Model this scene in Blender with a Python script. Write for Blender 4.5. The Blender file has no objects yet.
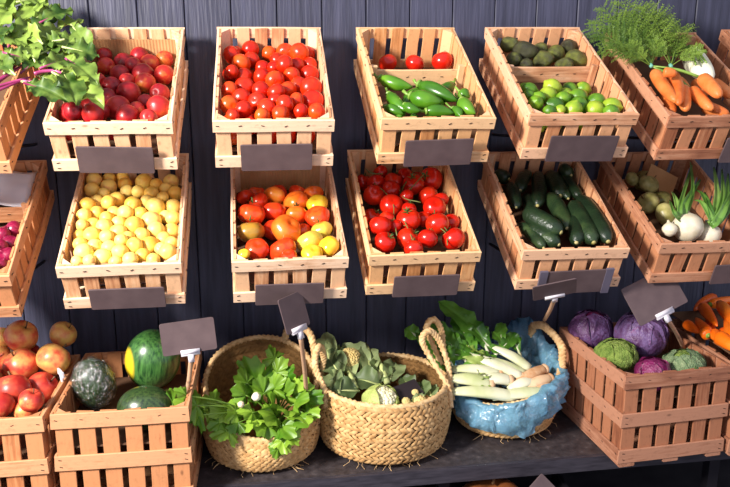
import bpy, math, random
import numpy as np
from mathutils import Vector, Matrix, noise

# ------------------------------------------------------------------ camera, world, light
scene = bpy.context.scene
COL = scene.collection
ZC = 1.55                                   # eye height above the floor; measured heights are relative to it
PI = math.pi
def R(d): return math.radians(d)

cam_data = bpy.data.cameras.new('camera'); cam = bpy.data.objects.new('camera', cam_data); COL.objects.link(cam)
yaw, pitch = R(8.736), R(14.25)
fwd = Vector((math.sin(yaw)*math.cos(pitch), math.cos(yaw)*math.cos(pitch), -math.sin(pitch)))
rgt = Vector((math.cos(yaw), -math.sin(yaw), 0)); upv = rgt.cross(fwd)
cam.matrix_world = Matrix(((rgt.x, upv.x, -fwd.x, 0), (rgt.y, upv.y, -fwd.y, 0), (rgt.z, upv.z, -fwd.z, ZC), (0, 0, 0, 1)))
cam_data.sensor_width = 36; cam_data.lens = 778.74/730*36; cam_data.clip_start = .05
scene.camera = cam

world = bpy.data.worlds.new('world'); scene.world = world; world.use_nodes = True
bg = world.node_tree.nodes['Background']; bg.inputs[0].default_value = (.80, .82, 1.0, 1); bg.inputs[1].default_value = .90

def add_lamp(loc, target, power, size, color):
    d = bpy.data.lights.new('stall_lamp', 'AREA'); d.shape = 'DISK'; d.size = size; d.energy = power; d.color = color
    o = bpy.data.objects.new('stall_lamp', d); COL.objects.link(o); o.location = loc
    o.rotation_euler = (Vector(target)-Vector(loc)).to_track_quat('-Z', 'Y').to_euler(); return o
add_lamp((-1.9, .45, ZC+.75), (.3, 2.0, ZC-.5), 236, .50, (1.0, .94, .885))

vs = scene.view_settings
vs.view_transform = 'Standard'; vs.look = 'None'; vs.exposure = 0.0; vs.gamma = 1; vs.use_curve_mapping = False

# ------------------------------------------------------------------ data measured for the piles (crate axes: across, deep, up from the rim)
PILE = {}; LEAF = {}
PILE['C1'] = [(-0.0798,0.4632,-0.07,0.0233), (0.0189,0.4588,-0.0702,0.0277), (0.0898,0.4501,-0.0753,0.0257), (-0.0208,0.4218,-0.0719,0.0301), (0.0103,0.3842,-0.058,0.024), (0.0511,0.4165,-0.072,0.0289), (-0.0653,0.3953,-0.0664,0.025), (0.0975,0.3379,-0.0621,0.0281), (-0.0205,0.3395,-0.0633,0.0291), (0.0415,0.3426,-0.0632,0.0316), (-0.0671,0.2835,-0.0469,0.02), (0.054,0.2827,-0.0554,0.0286), (0.0061,0.2836,-0.0487,0.0218), (-0.0313,0.256,-0.0493,0.026), (-0.067,0.2219,-0.0401,0.0212), (0.0995,0.2085,-0.0439,0.0268), (0.0173,0.2222,-0.0511,0.0322), (-0.0308,0.1787,-0.0395,0.0263), (0.0676,0.1602,-0.0429,0.0228), (0.1042,0.1242,-0.0358,0.0323), (0.0028,0.1295,-0.04,0.0331), (0.0526,0.1074,-0.0294,0.0203), (-0.0329,0.0925,-0.0272,0.0222), (-0.104,0.0991,-0.0364,0.0325), (-0.0895,0.0608,-0.003,0.0237), (-0.0424,0.052,-0.0061,0.0274), (0.0349,0.0653,-0.0221,0.0289), (0.0884,0.0504,-0.0186,0.022)]
PILE['C2'] = [(-0.1001,0.4628,-0.0664,0.0237), (-0.1091,0.4196,-0.0476,0.0274), (-0.0561,0.4606,-0.0512,0.0259), (-0.0025,0.4631,-0.0671,0.0234), (0.0452,0.4585,-0.0608,0.028), (0.1117,0.4617,-0.0671,0.0248), (0.0845,0.4234,-0.0442,0.0307), (-0.0533,0.4134,-0.0605,0.0253), (0.0202,0.4176,-0.0625,0.0229), (-0.0827,0.3736,-0.05,0.0285), (0.1124,0.3836,-0.0612,0.0241), (-0.0235,0.3792,-0.0682,0.0237), (0.0735,0.3632,-0.0509,0.0239), (0.0077,0.3587,-0.0536,0.0189), (0.0382,0.3371,-0.0324,0.0267), (-0.1134,0.3388,-0.0641,0.0231), (-0.0765,0.3092,-0.0579,0.0276), (-0.1066,0.2927,-0.0296,0.0197), (0.057,0.2943,-0.0434,0.0244), (0.1081,0.3178,-0.0546,0.028), (-0.0265,0.3029,-0.0525,0.0264), (0.0094,0.2683,-0.0438,0.0274), (0.075,0.2515,-0.0498,0.0254), (-0.0296,0.2069,-0.0378,0.025), (-0.0731,0.2366,-0.0442,0.0279), (-0.1122,0.1997,-0.0326,0.0243), (0.1056,0.2112,-0.0339,0.0309), (0.0427,0.2164,-0.0442,0.0256), (0.0108,0.1835,-0.0297,0.0255), (-0.0816,0.1621,-0.034,0.026), (0.1049,0.1496,-0.0369,0.0316), (0.063,0.1271,-0.0212,0.0217), (0.007,0.1337,-0.0256,0.0206), (-0.04,0.137,-0.0296,0.0259), (-0.111,0.1107,-0.0228,0.0255), (0.0299,0.0993,-0.015,0.0247), (-0.0753,0.0807,-0.018,0.0243), (0.0693,0.0689,-0.0176,0.0212), (-0.0172,0.0938,-0.0234,0.0265), (0.1097,0.0634,-0.0147,0.0223), (0.0177,0.054,-0.0164,0.0252), (-0.0279,0.0425,-0.0123,0.0208), (-0.1012,0.0395,-0.0092,0.0182)]
PILE['R1'] = [(-0.0772,0.4404,-0.045,0.0195), (-0.0414,0.4509,-0.0503,0.0195), (-0.1139,0.4094,-0.0272,0.0226), (0.0992,0.4198,-0.0473,0.0234), (0.0212,0.4255,-0.0502,0.0259), (-0.0317,0.4146,-0.0474,0.0206), (0.0595,0.3997,-0.0424,0.0193), (-0.0748,0.3974,-0.0439,0.0242), (0.0874,0.3766,-0.0416,0.0192), (-0.1143,0.3675,-0.0302,0.0222), (-0.0213,0.3776,-0.0474,0.0203), (0.0115,0.3631,-0.0383,0.019), (0.1149,0.35,-0.0384,0.0216), (0.049,0.3566,-0.0407,0.0215), (-0.081,0.3508,-0.0332,0.0176), (0.0826,0.3271,-0.0345,0.0176), (-0.0451,0.3331,-0.0433,0.0237), (-0.0949,0.3173,-0.036,0.0211), (0.0396,0.3188,-0.0405,0.02), (-0.0616,0.2983,-0.0265,0.021), (0.0021,0.3027,-0.0385,0.0235), (-0.1144,0.2846,-0.022,0.0221), (0.1124,0.2931,-0.0441,0.0235), (0.065,0.2831,-0.0343,0.0271), (-0.0445,0.2656,-0.0397,0.0207), (-0.0878,0.2554,-0.0293,0.0206), (-0.011,0.2463,-0.0258,0.0231), (0.0273,0.2541,-0.0344,0.0195), (0.0944,0.2535,-0.0478,0.0195), (-0.1161,0.2315,-0.0187,0.0204), (-0.0581,0.2307,-0.0299,0.0204), (0.1159,0.227,-0.032,0.0206), (0.0582,0.221,-0.0374,0.0288), (-0.0238,0.2076,-0.0278,0.0203), (-0.09,0.2066,-0.0313,0.0202), (-0.1146,0.1875,-0.0164,0.0166), (0.0173,0.191,-0.0265,0.0262), (-0.0584,0.1841,-0.0211,0.0225), (0.1128,0.1889,-0.0486,0.0237), (0.0745,0.1749,-0.0307,0.0236), (-0.0205,0.1617,-0.0259,0.0246), (0.0411,0.1498,-0.0259,0.0211), (-0.1191,0.1583,-0.0285,0.0174), (-0.0841,0.1439,-0.0178,0.0244), (-0.0451,0.1306,-0.0126,0.0197), (0.0077,0.1314,-0.0209,0.0198), (0.0973,0.1397,-0.0349,0.021), (-0.005,0.1038,-0.0036,0.0174), (0.1191,0.1125,-0.0256,0.0174), (-0.1086,0.1095,-0.0177,0.0194), (0.0629,0.1115,-0.0333,0.0265), (-0.0725,0.1045,-0.0205,0.0194), (0.0287,0.0906,-0.012,0.0218), (-0.0354,0.094,-0.0216,0.0217), (0.0939,0.0868,-0.0228,0.0172), (0.1137,0.0574,-0.0101,0.0228), (-0.094,0.0697,-0.0129,0.0248), (-0.0052,0.0663,-0.0136,0.0226), (0.0508,0.0583,-0.0207,0.0203), (-0.0465,0.0532,-0.017,0.0236), (0.0236,0.0337,-0.0107,0.0202), (0.0798,0.0315,-0.0128,0.018), (-0.0742,0.0302,-0.0054,0.0167), (-0.1056,0.0337,-0.0101,0.0155), (-0.0135,0.0302,-0.0133,0.0167)]
PILE['R2'] = [(0.0918,0.357,-0.0466,0.0302,1), (-0.1105,0.3583,-0.0519,0.026,0), (-0.0231,0.3542,-0.0472,0.0325,1), (0.037,0.3255,-0.0491,0.0371,1), (-0.073,0.3212,-0.0438,0.0307,0), (0.097,0.2988,-0.0424,0.0321,2), (-0.029,0.2763,-0.0485,0.0363,0), (-0.0925,0.2478,-0.0327,0.0396,0), (0.034,0.2595,-0.0512,0.0331,1), (0.0911,0.2316,-0.0373,0.0361,0), (-0.0345,0.2119,-0.0639,0.0304,0), (0.0963,0.1692,-0.0376,0.0305,3), (-0.0007,0.1645,-0.0264,0.0433,1), (-0.0979,0.1752,-0.0397,0.0383,4), (0.0594,0.1165,-0.0366,0.0378,3), (0.1057,0.0748,-0.0201,0.0308,2), (-0.0158,0.0889,-0.0365,0.0395,0), (-0.0831,0.0849,-0.0285,0.0326,0), (-0.1172,0.0437,-0.0086,0.0156,2), (0.0595,0.0427,-0.0169,0.0292,2), (-0.0026,0.0358,-0.0174,0.0223,0)]
PILE['R3'] = [(-0.0518,0.4454,-0.048,0.0228), (0.0219,0.4294,-0.0525,0.0253), (0.098,0.4043,-0.0511,0.0385), (-0.0191,0.398,-0.0499,0.0296), (-0.0741,0.3906,-0.0498,0.0294), (0.0379,0.3726,-0.0444,0.0341), (-0.0358,0.3459,-0.043,0.0291), (-0.0895,0.3259,-0.0466,0.0319), (0.0029,0.3014,-0.0349,0.0224), (0.075,0.323,-0.0533,0.0308), (0.1052,0.2852,-0.0387,0.0229), (-0.045,0.2724,-0.0451,0.0351), (0.0753,0.2413,-0.0334,0.0339), (-0.0017,0.2319,-0.0288,0.0218), (0.0365,0.2023,-0.0441,0.0258), (-0.0731,0.1884,-0.0288,0.0232), (0.1107,0.178,-0.0385,0.0257), (-0.0132,0.1794,-0.0265,0.0354), (0.0642,0.1513,-0.022,0.034), (-0.0564,0.1516,-0.0236,0.0193), (-0.1006,0.139,-0.0114,0.0313), (-0.0257,0.1055,-0.0353,0.033), (0.0216,0.0801,-0.0144,0.0283), (0.0972,0.0911,-0.0272,0.0332), (-0.0949,0.0822,-0.0236,0.0303), (-0.0242,0.0419,-0.0157,0.026)]
PILE['C3t'] = [(-0.0569,0.4376,-0.0848,0.0288), (0.0262,0.4337,-0.0846,0.0289), (0.1042,0.4126,-0.0653,0.0323)]
PILE['C4l'] = [(-0.0182,0.2076,-0.0414,0.0254), (-0.0923,0.1897,-0.0388,0.0224), (-0.1038,0.1552,-0.0343,0.0166), (-0.0806,0.1335,-0.0291,0.0176), (-0.0447,0.1624,-0.0393,0.0255), (-0.0108,0.1343,-0.0334,0.021), (0.04,0.1519,-0.0413,0.0255), (0.0827,0.1224,-0.0363,0.0243), (-0.1014,0.1029,-0.028,0.0218), (0.0265,0.1069,-0.0379,0.0246), (-0.0449,0.1002,-0.0369,0.026), (0.1103,0.0825,-0.0296,0.0262), (-0.0449,0.0609,-0.0229,0.014), (0.0601,0.075,-0.0334,0.0249), (-0.0032,0.0719,-0.0307,0.0249), (-0.0755,0.0602,-0.0261,0.0172), (0.0917,0.0425,-0.0208,0.0216)]
PILE['C4a'] = [(-0.0814,0.4605,-0.0383,0.026), (0.028,0.4619,-0.057,0.0246), (-0.0465,0.4159,-0.0384,0.0342), (0.1104,0.4512,-0.0417,0.0261), (0.0651,0.4276,-0.052,0.0293), (-0.0842,0.3753,-0.0447,0.0251), (0.105,0.3751,-0.0418,0.0315), (0.0121,0.3971,-0.0567,0.0312), (-0.0553,0.3442,-0.043,0.0202), (0.0658,0.3393,-0.0425,0.025)]
PILE['R0'] = [(0.0984,0.2537,-0.0593,0.0248), (0.0423,0.2469,-0.0463,0.0225), (0.0799,0.217,-0.0458,0.0212), (0.041,0.1891,-0.0443,0.0242), (0.1058,0.1835,-0.0514,0.0242), (0.0899,0.1481,-0.0323,0.0218), (0.116,0.118,-0.0338,0.0205), (0.0705,0.11,-0.0299,0.0236), (0.1078,0.0828,-0.0366,0.018), (0.0943,0.051,-0.0242,0.021)]
PILE['R5s'] = [(0.0017,0.4488,-0.0814,0.0377), (-0.0516,0.429,-0.0598,0.025), (-0.013,0.39,-0.0548,0.0328), (0.0198,0.3501,-0.0903,0.0339), (-0.0381,0.3193,-0.0803,0.0363), (-0.0003,0.2603,-0.0839,0.0382)]
PILE['R5o'] = [(-0.0825,0.0912,-0.0172,0.0217), (0.0528,0.1018,-0.0487,0.0349), (-0.0179,0.1084,-0.024,0.045)]
PILE['B0'] = [(-0.0308,0.3876,0.0742,0.0329), (0.0306,0.3478,0.0909,0.047), (0.1376,0.3813,0.0782,0.0392), (-0.0369,0.3356,0.0166,0.0496), (0.1041,0.3586,0.0121,0.0432), (0.0314,0.3822,0.0176,0.0383), (-0.1157,0.366,0.0471,0.0459), (0.1317,0.2833,0.0409,0.0473), (0.0413,0.2848,0.0256,0.0501), (-0.026,0.2634,0.0001,0.0298), (-0.0368,0.2064,0.0413,0.0459), (0.1118,0.2235,-0.0192,0.0452), (0.053,0.1611,0.0037,0.0491), (-0.019,0.114,0.016,0.0434), (0.0474,0.0776,0.0011,0.0363), (0.1045,0.0884,-0.0214,0.03), (0.1317,0.0591,0.0208,0.0318)]
PILE['P3'] = [(-0.1146,0.2574,-0.0313,-0.0308,0.2008,-0.0275,0.0198), (-0.0104,0.2182,-0.0285,0.0756,0.119,-0.0217,0.0236), (-0.1059,0.158,-0.022,-0.0744,0.0608,-0.0154,0.0172), (-0.1221,0.1003,-0.0257,-0.0821,0.0583,-0.0229,0.0149), (-0.0497,0.1399,-0.0164,0.0306,0.0995,-0.0137,0.0249), (0.0971,0.1642,-0.0237,0.1158,0.1375,-0.0218,0.0185), (-0.0767,0.0848,-0.0099,-0.0399,0.0471,-0.0073,0.0141), (-0.0247,0.0583,-0.0147,0.0489,0.044,-0.0137,0.0167), (0.0867,0.1093,-0.0135,0.1025,0.0331,-0.0079,0.0201), (0.0518,0.0732,-0.0161,0.0634,0.0282,-0.0131,0.0131)]
PILE['R4'] = [(-0.11,0.4619,-0.0599,-0.076,0.4218,-0.0527,0.0251), (0.0003,0.464,-0.0571,-0.061,0.3456,-0.0435,0.023), (0.0307,0.4612,-0.0596,-0.032,0.2561,-0.0379,0.0258), (0.0656,0.4566,-0.0606,0.0548,0.3087,-0.0414,0.0304), (0.107,0.4668,-0.0612,0.0763,0.2944,-0.0419,0.0202), (0.1155,0.4615,-0.0529,0.1123,0.2888,-0.0366,0.0215), (0.1048,0.4556,-0.0325,0.1153,0.3986,-0.0271,0.0217), (-0.0834,0.3839,-0.0462,-0.1029,0.2417,-0.0328,0.0221), (-0.0379,0.3456,-0.0634,-0.0635,0.2136,-0.051,0.0229), (0.0242,0.3232,-0.0455,0.018,0.1294,-0.0273,0.0271), (0.0518,0.1837,-0.0324,0.0196,0.0547,-0.0203,0.0271), (-0.1137,0.164,-0.0344,-0.0786,0.0398,-0.0228,0.019), (-0.0933,0.1434,-0.0268,-0.0343,0.0447,-0.0175,0.0253), (-0.0976,0.1856,-0.0067,-0.0244,0.0721,0.004,0.0313), (0.0767,0.2609,-0.0332,0.0644,0.0437,-0.0127,0.0307), (0.1072,0.29,-0.0331,0.1048,0.0428,-0.0098,0.0298)]
PILE['C5c'] = [(-0.1012,0.2322,0.0082,-0.1181,0.047,0.0201,0.0189), (-0.0535,0.215,0.0094,-0.1182,0.0318,0.022,0.0188), (-0.0357,0.1654,-0.0079,-0.0902,0.0323,0.0023,0.0193), (-0.0159,0.1556,-0.0062,-0.0149,0.0312,0.0037,0.0182), (0.0004,0.1554,0.0316,-0.0083,0.0335,0.0441,0.0205), (0.0556,0.1782,0.0026,0.0706,0.0905,0.0082,0.018), (-0.1232,0.1497,0.0537,-0.0893,0.1387,0.0544,0.0138), (-0.0704,0.1973,-0.0313,-0.1082,0.058,-0.0224,0.0187), (-0.007,0.0894,-0.0218,0.0437,0.0351,-0.0183,0.0181), (0.0408,0.2414,-0.0303,0.0354,0.1565,-0.0249,0.0169), (0.0008,0.2632,-0.0367,-0.0081,0.1671,-0.0306,0.0169)]
PILE['C5w'] = [(0.0673,0.3595,0.0015,0.0524,0.1867,0.0085,0.0341)]
PILE['B6'] = [(-0.1187,0.325,0.0585,0.0265,0.4318,0.0644,0.0172), (-0.0481,0.3446,0.0691,0.0749,0.393,0.0714,0.0176), (-0.094,0.3206,0.0762,-0.1467,0.1556,0.0683,0.0193), (-0.1454,0.27,0.0546,-0.177,0.1425,0.0484,0.0185), (-0.191,0.2512,0.0456,-0.191,0.1752,0.042,0.0165), (-0.1901,0.1316,0.049,-0.1884,0.1735,0.051,0.0174), (-0.1919,0.0972,0.0491,-0.1564,0.1483,0.0515,0.0156), (-0.0864,0.2816,0.0468,-0.1798,0.1313,0.0395,0.0168), (-0.0395,0.3095,0.0838,-0.1863,-0.0138,0.0679,0.0212), (-0.0625,0.2399,0.0704,-0.1662,0.0546,0.0614,0.0212), (-0.1854,0.0921,0.0623,-0.1854,-0.0129,0.0551,0.0221), (-0.1216,0.164,0.0501,-0.1856,0.0083,0.0426,0.0178), (0.0321,0.3727,0.0586,0.0406,0.2967,0.0549,0.0194), (-0.1784,0.109,0.0479,-0.1598,0.0463,0.0449,0.0173), (-0.0616,0.1939,0.0693,-0.1136,0.0586,0.0628,0.0201)]
PILE['B1'] = [(0.0347,0.3349,0.0028,0.0656), (-0.104,0.1944,0.0075,0.0525), (0.0512,0.0692,-0.0186,0.0557)]
PILE['B5'] = [(-0.0973,0.3388,0.008,0.0617), (-0.0939,0.2247,0.0505,0.0368), (0.0214,0.2426,0.0179,0.0714), (-0.1073,0.1657,-0.0099,0.0517), (0.0332,0.0626,-0.0005,0.0491), (-0.0767,0.06,-0.0191,0.0465)]
LEAF['beet'] = [(-0.58,2.221,0.037,-0.528,2.36,0.115,0.031), (-0.616,2.236,0.055,-0.594,2.36,0.112,0.029), (-0.579,2.279,0.114,-0.547,2.327,0.119,0.02), (-0.513,2.21,0.06,-0.454,2.291,0.086,0.026), (-0.48,2.229,0.043,-0.428,2.294,0.06,0.024), (-0.527,2.129,0.003,-0.479,2.225,0.038,0.03), (-0.57,2.153,0.02,-0.546,2.251,0.055,0.025), (-0.469,2.164,0.009,-0.428,2.217,0.017,0.022), (-0.431,2.084,-0.005,-0.361,2.085,-0.028,0.031), (-0.455,2.077,-0.046,-0.375,2.064,-0.076,0.031), (-0.494,2.096,-0.019,-0.441,2.156,-0.006,0.026), (-0.545,2.085,-0.019,-0.494,2.145,-0.005,0.024), (-0.523,2.024,-0.06,-0.481,2.117,-0.028,0.027), (-0.56,2.01,-0.06,-0.559,2.117,-0.019,0.03), (-0.534,1.987,-0.064,-0.592,2.077,-0.035,0.025), (-0.467,1.99,-0.049,-0.428,2.052,-0.035,0.023), (-0.451,2.027,-0.066,-0.338,1.948,-0.135,0.044), (-0.423,1.992,-0.065,-0.389,1.922,-0.13,0.033), (-0.498,1.953,-0.087,-0.41,1.927,-0.125,0.028), (-0.513,1.994,-0.086,-0.468,1.988,-0.113,0.025), (-0.493,2.045,-0.072,-0.448,2.046,-0.094,0.022), (-0.414,2.013,-0.034,-0.347,1.964,-0.086,0.029), (-0.619,2.281,0.085,-0.613,2.36,0.13,0.028), (-0.538,2.247,0.067,-0.516,2.34,0.099,0.024), (-0.59,2.086,0.003,-0.577,2.19,0.043,0.024), (-0.431,2.188,0.048,-0.374,2.122,-0.014,0.027), (-0.493,2.153,0.02,-0.419,2.125,-0.019,0.027), (-0.635,2.262,0.101,-0.635,2.358,0.135,0.028), (-0.607,2.267,0.061,-0.579,2.349,0.088,0.032), (-0.531,2.076,-0.013,-0.59,2.171,0.02,0.029), (-0.526,2.182,0.031,-0.5,2.282,0.068,0.027), (-0.475,2.134,-0.014,-0.419,2.107,-0.053,0.03), (-0.499,2.044,-0.034,-0.542,2.146,0.003,0.029), (-0.561,2.046,-0.018,-0.518,2.057,-0.035,0.025), (-0.521,2.31,0.098,-0.482,2.309,0.075,0.025), (-0.61,2.168,0.036,-0.61,2.288,0.085,0.03), (-0.569,2.143,0.003,-0.626,2.221,0.026,0.027), (-0.494,2.108,0.008,-0.546,2.195,0.037,0.026), (-0.448,2.118,0.014,-0.491,2.139,0.003,0.026), (-0.564,2.288,0.085,-0.536,2.36,0.13,0.028)]
LEAF['beet_stem'] = [(-0.593,1.965,-0.11,-0.567,1.98,-0.1,-0.509,2.023,-0.074), (-0.595,1.973,-0.105,-0.57,1.995,-0.092,-0.518,2.019,-0.076), (-0.597,1.981,-0.1,-0.575,2.019,-0.077,-0.549,2.044,-0.062), (-0.501,2.036,-0.066,-0.476,2.045,-0.06,-0.438,2.038,-0.064,-0.365,1.97,-0.105), (-0.522,2.01,-0.082,-0.489,2.002,-0.086,-0.449,1.976,-0.101), (-0.598,1.985,-0.098,-0.59,2.064,-0.05,-0.575,2.2,0.031), (-0.598,1.985,-0.098,-0.553,2.063,-0.051,-0.515,2.239,0.055), (-0.596,1.977,-0.103,-0.558,2.037,-0.066,-0.467,2.151,0.003)]
LEAF['celery'] = [(-0.236,1.95,-0.903,0.044), (-0.18,1.95,-0.925,0.053), (-0.172,1.95,-0.958,0.044), (-0.134,2.044,-0.959,0.04), (-0.107,2.025,-0.982,0.044), (-0.095,1.978,-1.03,0.04), (-0.114,2.002,-1.004,0.035), (-0.074,2.022,-0.987,0.04), (-0.001,2.106,-0.902,0.071), (-0.037,2.091,-0.916,0.044), (0.018,2.071,-0.941,0.049), (0.065,2.143,-0.864,0.035), (0.063,2.116,-0.895,0.04), (0.046,2.081,-0.933,0.044), (0.094,2.066,-0.952,0.049), (0.083,2.101,-0.913,0.044), (0.124,2.081,-0.938,0.053), (0.134,2.042,-0.982,0.053), (0.164,2.057,-0.968,0.044), (0.145,2.017,-1.009,0.053), (0.105,2.032,-0.99,0.053), (0.062,2.012,-1.007,0.057), (0.027,1.997,-1.02,0.053), (0.067,1.988,-1.033,0.053), (0.109,2.002,-1.021,0.053), (0.072,1.965,-1.067,0.035), (0.061,1.965,-1.092,0.027), (-0.007,2.007,-1.007,0.04), (0.093,1.973,-1.05,0.04), (0.164,2.029,-0.997,0.04), (0.036,2.037,-0.98,0.053), (-0.045,2.061,-0.947,0.044), (-0.061,2.002,-1.008,0.035), (-0.019,2.022,-0.991,0.04), (-0.147,2.027,-0.976,0.035), (-0.197,1.95,-0.896,0.031), (0.136,2.066,-0.955,0.04)]
LEAF['celery_root'] = [(-0.039,2.036,-0.975,0.01), (0.004,2.052,-0.962,0.013)]
LEAF['chard'] = [(0.755,2.237,-0.934,0.858,2.173,-0.987,0.018), (0.66,2.214,-0.945,0.825,2.149,-1.001,0.019), (0.702,2.207,-0.953,0.839,2.158,-0.996,0.015), (0.606,2.173,-0.97,0.754,2.158,-0.99,0.018), (0.591,2.143,-0.989,0.715,2.126,-1.009,0.023), (0.676,2.139,-0.998,0.781,2.138,-1.006,0.021), (0.769,2.112,-1.022,0.857,2.136,-1.013,0.018), (0.796,2.129,-1.013,0.907,2.173,-0.99,0.018), (0.812,2.112,-1.025,0.916,2.145,-1.011,0.018), (0.838,2.102,-1.034,0.921,2.119,-1.029,0.016), (0.589,2.105,-1.013,0.786,2.095,-1.042,0.022), (0.714,2.095,-1.036,0.903,2.1,-1.04,0.021)]
LEAF['chard_leaf'] = [(0.748,2.237,-0.934,0.618,2.363,-0.829,0.039), (0.645,2.214,-0.944,0.569,2.312,-0.866,0.032), (0.651,2.207,-0.949,0.604,2.288,-0.887,0.032), (0.753,2.231,-0.939,0.686,2.315,-0.87,0.035), (0.709,2.207,-0.953,0.604,2.241,-0.922,0.03), (0.605,2.17,-0.972,0.543,2.214,-0.938,0.026), (0.776,2.231,-0.94,0.854,2.264,-0.92,0.021), (0.693,2.2,-0.957,0.655,2.281,-0.895,0.03), (0.613,2.173,-0.971,0.589,2.254,-0.911,0.026), (0.786,2.241,-0.934,0.807,2.308,-0.883,0.023), (0.741,2.187,-0.97,0.653,2.187,-0.964,0.016), (0.821,2.207,-0.961,0.74,2.237,-0.933,0.018), (0.604,2.139,-0.993,0.522,2.281,-0.887,0.03), (0.525,2.261,-0.902,0.488,2.295,-0.875,0.026), (0.566,2.187,-0.958,0.547,2.261,-0.904,0.03), (0.68,2.234,-0.932,0.661,2.336,-0.853,0.033), (0.734,2.241,-0.93,0.721,2.302,-0.883,0.03), (0.805,2.227,-0.945,0.768,2.281,-0.902,0.026), (0.607,2.207,-0.947,0.572,2.275,-0.895,0.03), (0.765,2.22,-0.947,0.842,2.275,-0.911,0.023), (0.673,2.207,-0.951,0.574,2.22,-0.935,0.026), (0.84,2.22,-0.952,0.829,2.281,-0.905,0.021)]
LEAF['cauli_leaf'] = [(0.234,2.237,-0.966,0.236,2.382,-0.917,0.038,0), (0.267,2.178,-0.985,0.229,2.297,-0.946,0.049,0), (0.302,2.186,-0.985,0.267,2.314,-0.943,0.036,0), (0.362,2.237,-0.974,0.287,2.331,-0.938,0.04,0), (0.354,2.186,-0.988,0.358,2.326,-0.944,0.036,0), (0.305,2.127,-1.001,0.227,2.127,-0.995,0.04,1), (0.273,2.135,-0.996,0.226,2.169,-0.984,0.036,0), (0.377,2.152,-0.999,0.302,2.186,-0.985,0.045,1), (0.367,2.161,-0.996,0.394,2.254,-0.971,0.04,1), (0.408,2.169,-0.997,0.442,2.254,-0.974,0.04,0), (0.302,2.033,-1.021,0.296,2.101,-1.006,0.021,2), (0.312,2.03,-1.026,0.347,2.144,-0.999,0.025,2), (0.405,2.033,-1.029,0.388,2.152,-1,0.021,2), (0.407,2.041,-1.027,0.416,2.118,-1.011,0.016,2), (0.475,2.127,-1.013,0.452,2.186,-0.995,0.031,1), (0.501,2.092,-1.023,0.505,2.161,-1.006,0.036,1), (0.524,2.092,-1.025,0.524,2.144,-1.012,0.031,1), (0.48,2.05,-1.031,0.454,2.084,-1.022,0.036,0), (0.444,2.033,-1.032,0.507,2.067,-1.029,0.036,0), (0.248,2.118,-0.998,0.237,2.212,-0.973,0.036,0), (0.326,2.195,-0.984,0.369,2.28,-0.961,0.03,0), (0.235,2.297,-0.947,0.264,2.339,-0.934,0.027,0)]
LEAF['cauli_head'] = [(0.365,2.071,-1.018,0.047), (0.299,2.267,-0.961,0.044), (0.437,2.067,-1.024,0.014), (0.474,2.109,-1.017,0.011), (0.479,2.067,-1.027,0.021)]
LEAF['cauli_rib'] = [(0.401,2.161,-0.999,0.385,2.305,-0.954), (0.362,2.271,-0.963,0.361,2.343,-0.938), (0.301,2.135,-0.998,0.278,2.237,-0.968), (0.375,2.178,-0.992,0.389,2.224,-0.98)]
LEAF['frond'] = [(1.162,2.145,-0.056,1.01,2.267,0.05), (1.162,2.145,-0.056,1.072,2.36,0.089), (1.162,2.145,-0.056,1.102,2.37,0.111), (1.162,2.145,-0.056,1.005,2.158,-0.005), (1.162,2.145,-0.056,1.065,2.234,0.012), (1.162,2.145,-0.056,1.102,2.279,0.054), (1.162,2.145,-0.056,1.174,2.37,0.133), (1.162,2.145,-0.056,1.197,2.37,0.099), (1.222,2.143,-0.057,1.242,2.37,0.133), (1.162,2.145,-0.056,1.259,2.37,0.099), (1.222,2.143,-0.057,1.286,2.37,0.106), (1.222,2.143,-0.057,1.296,2.37,0.069), (1.162,2.145,-0.056,1.203,2.295,0.06), (1.162,2.145,-0.056,1.178,2.281,0.03), (1.222,2.143,-0.057,1.183,2.216,0.029), (1.162,2.145,-0.056,1.309,2.37,0.081), (1.222,2.143,-0.057,1.344,2.308,0.061), (1.222,2.143,-0.057,1.316,2.266,0.03), (1.162,2.145,-0.056,1.275,2.267,0.042), (1.222,2.143,-0.057,1.291,2.241,0.006), (1.222,2.143,-0.057,1.265,2.256,0.012), (1.162,2.145,-0.056,1.211,2.206,0.017), (1.162,2.145,-0.056,1.112,2.243,0.035), (1.162,2.145,-0.056,1.148,2.35,0.08), (1.162,2.145,-0.056,1.096,2.167,0.006), (1.222,2.143,-0.057,1.317,2.228,-0), (1.222,2.143,-0.057,1.317,2.14,-0.009), (1.162,2.145,-0.056,1.086,2.31,0.036), (1.162,2.145,-0.056,1.123,2.342,0.098), (1.162,2.145,-0.056,1.216,2.37,0.118), (1.162,2.145,-0.056,1.26,2.343,0.08), (1.162,2.145,-0.056,1.089,2.279,0.066), (1.162,2.145,-0.056,1.027,2.253,0.041), (1.162,2.145,-0.056,1.164,2.298,0.066)]
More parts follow.
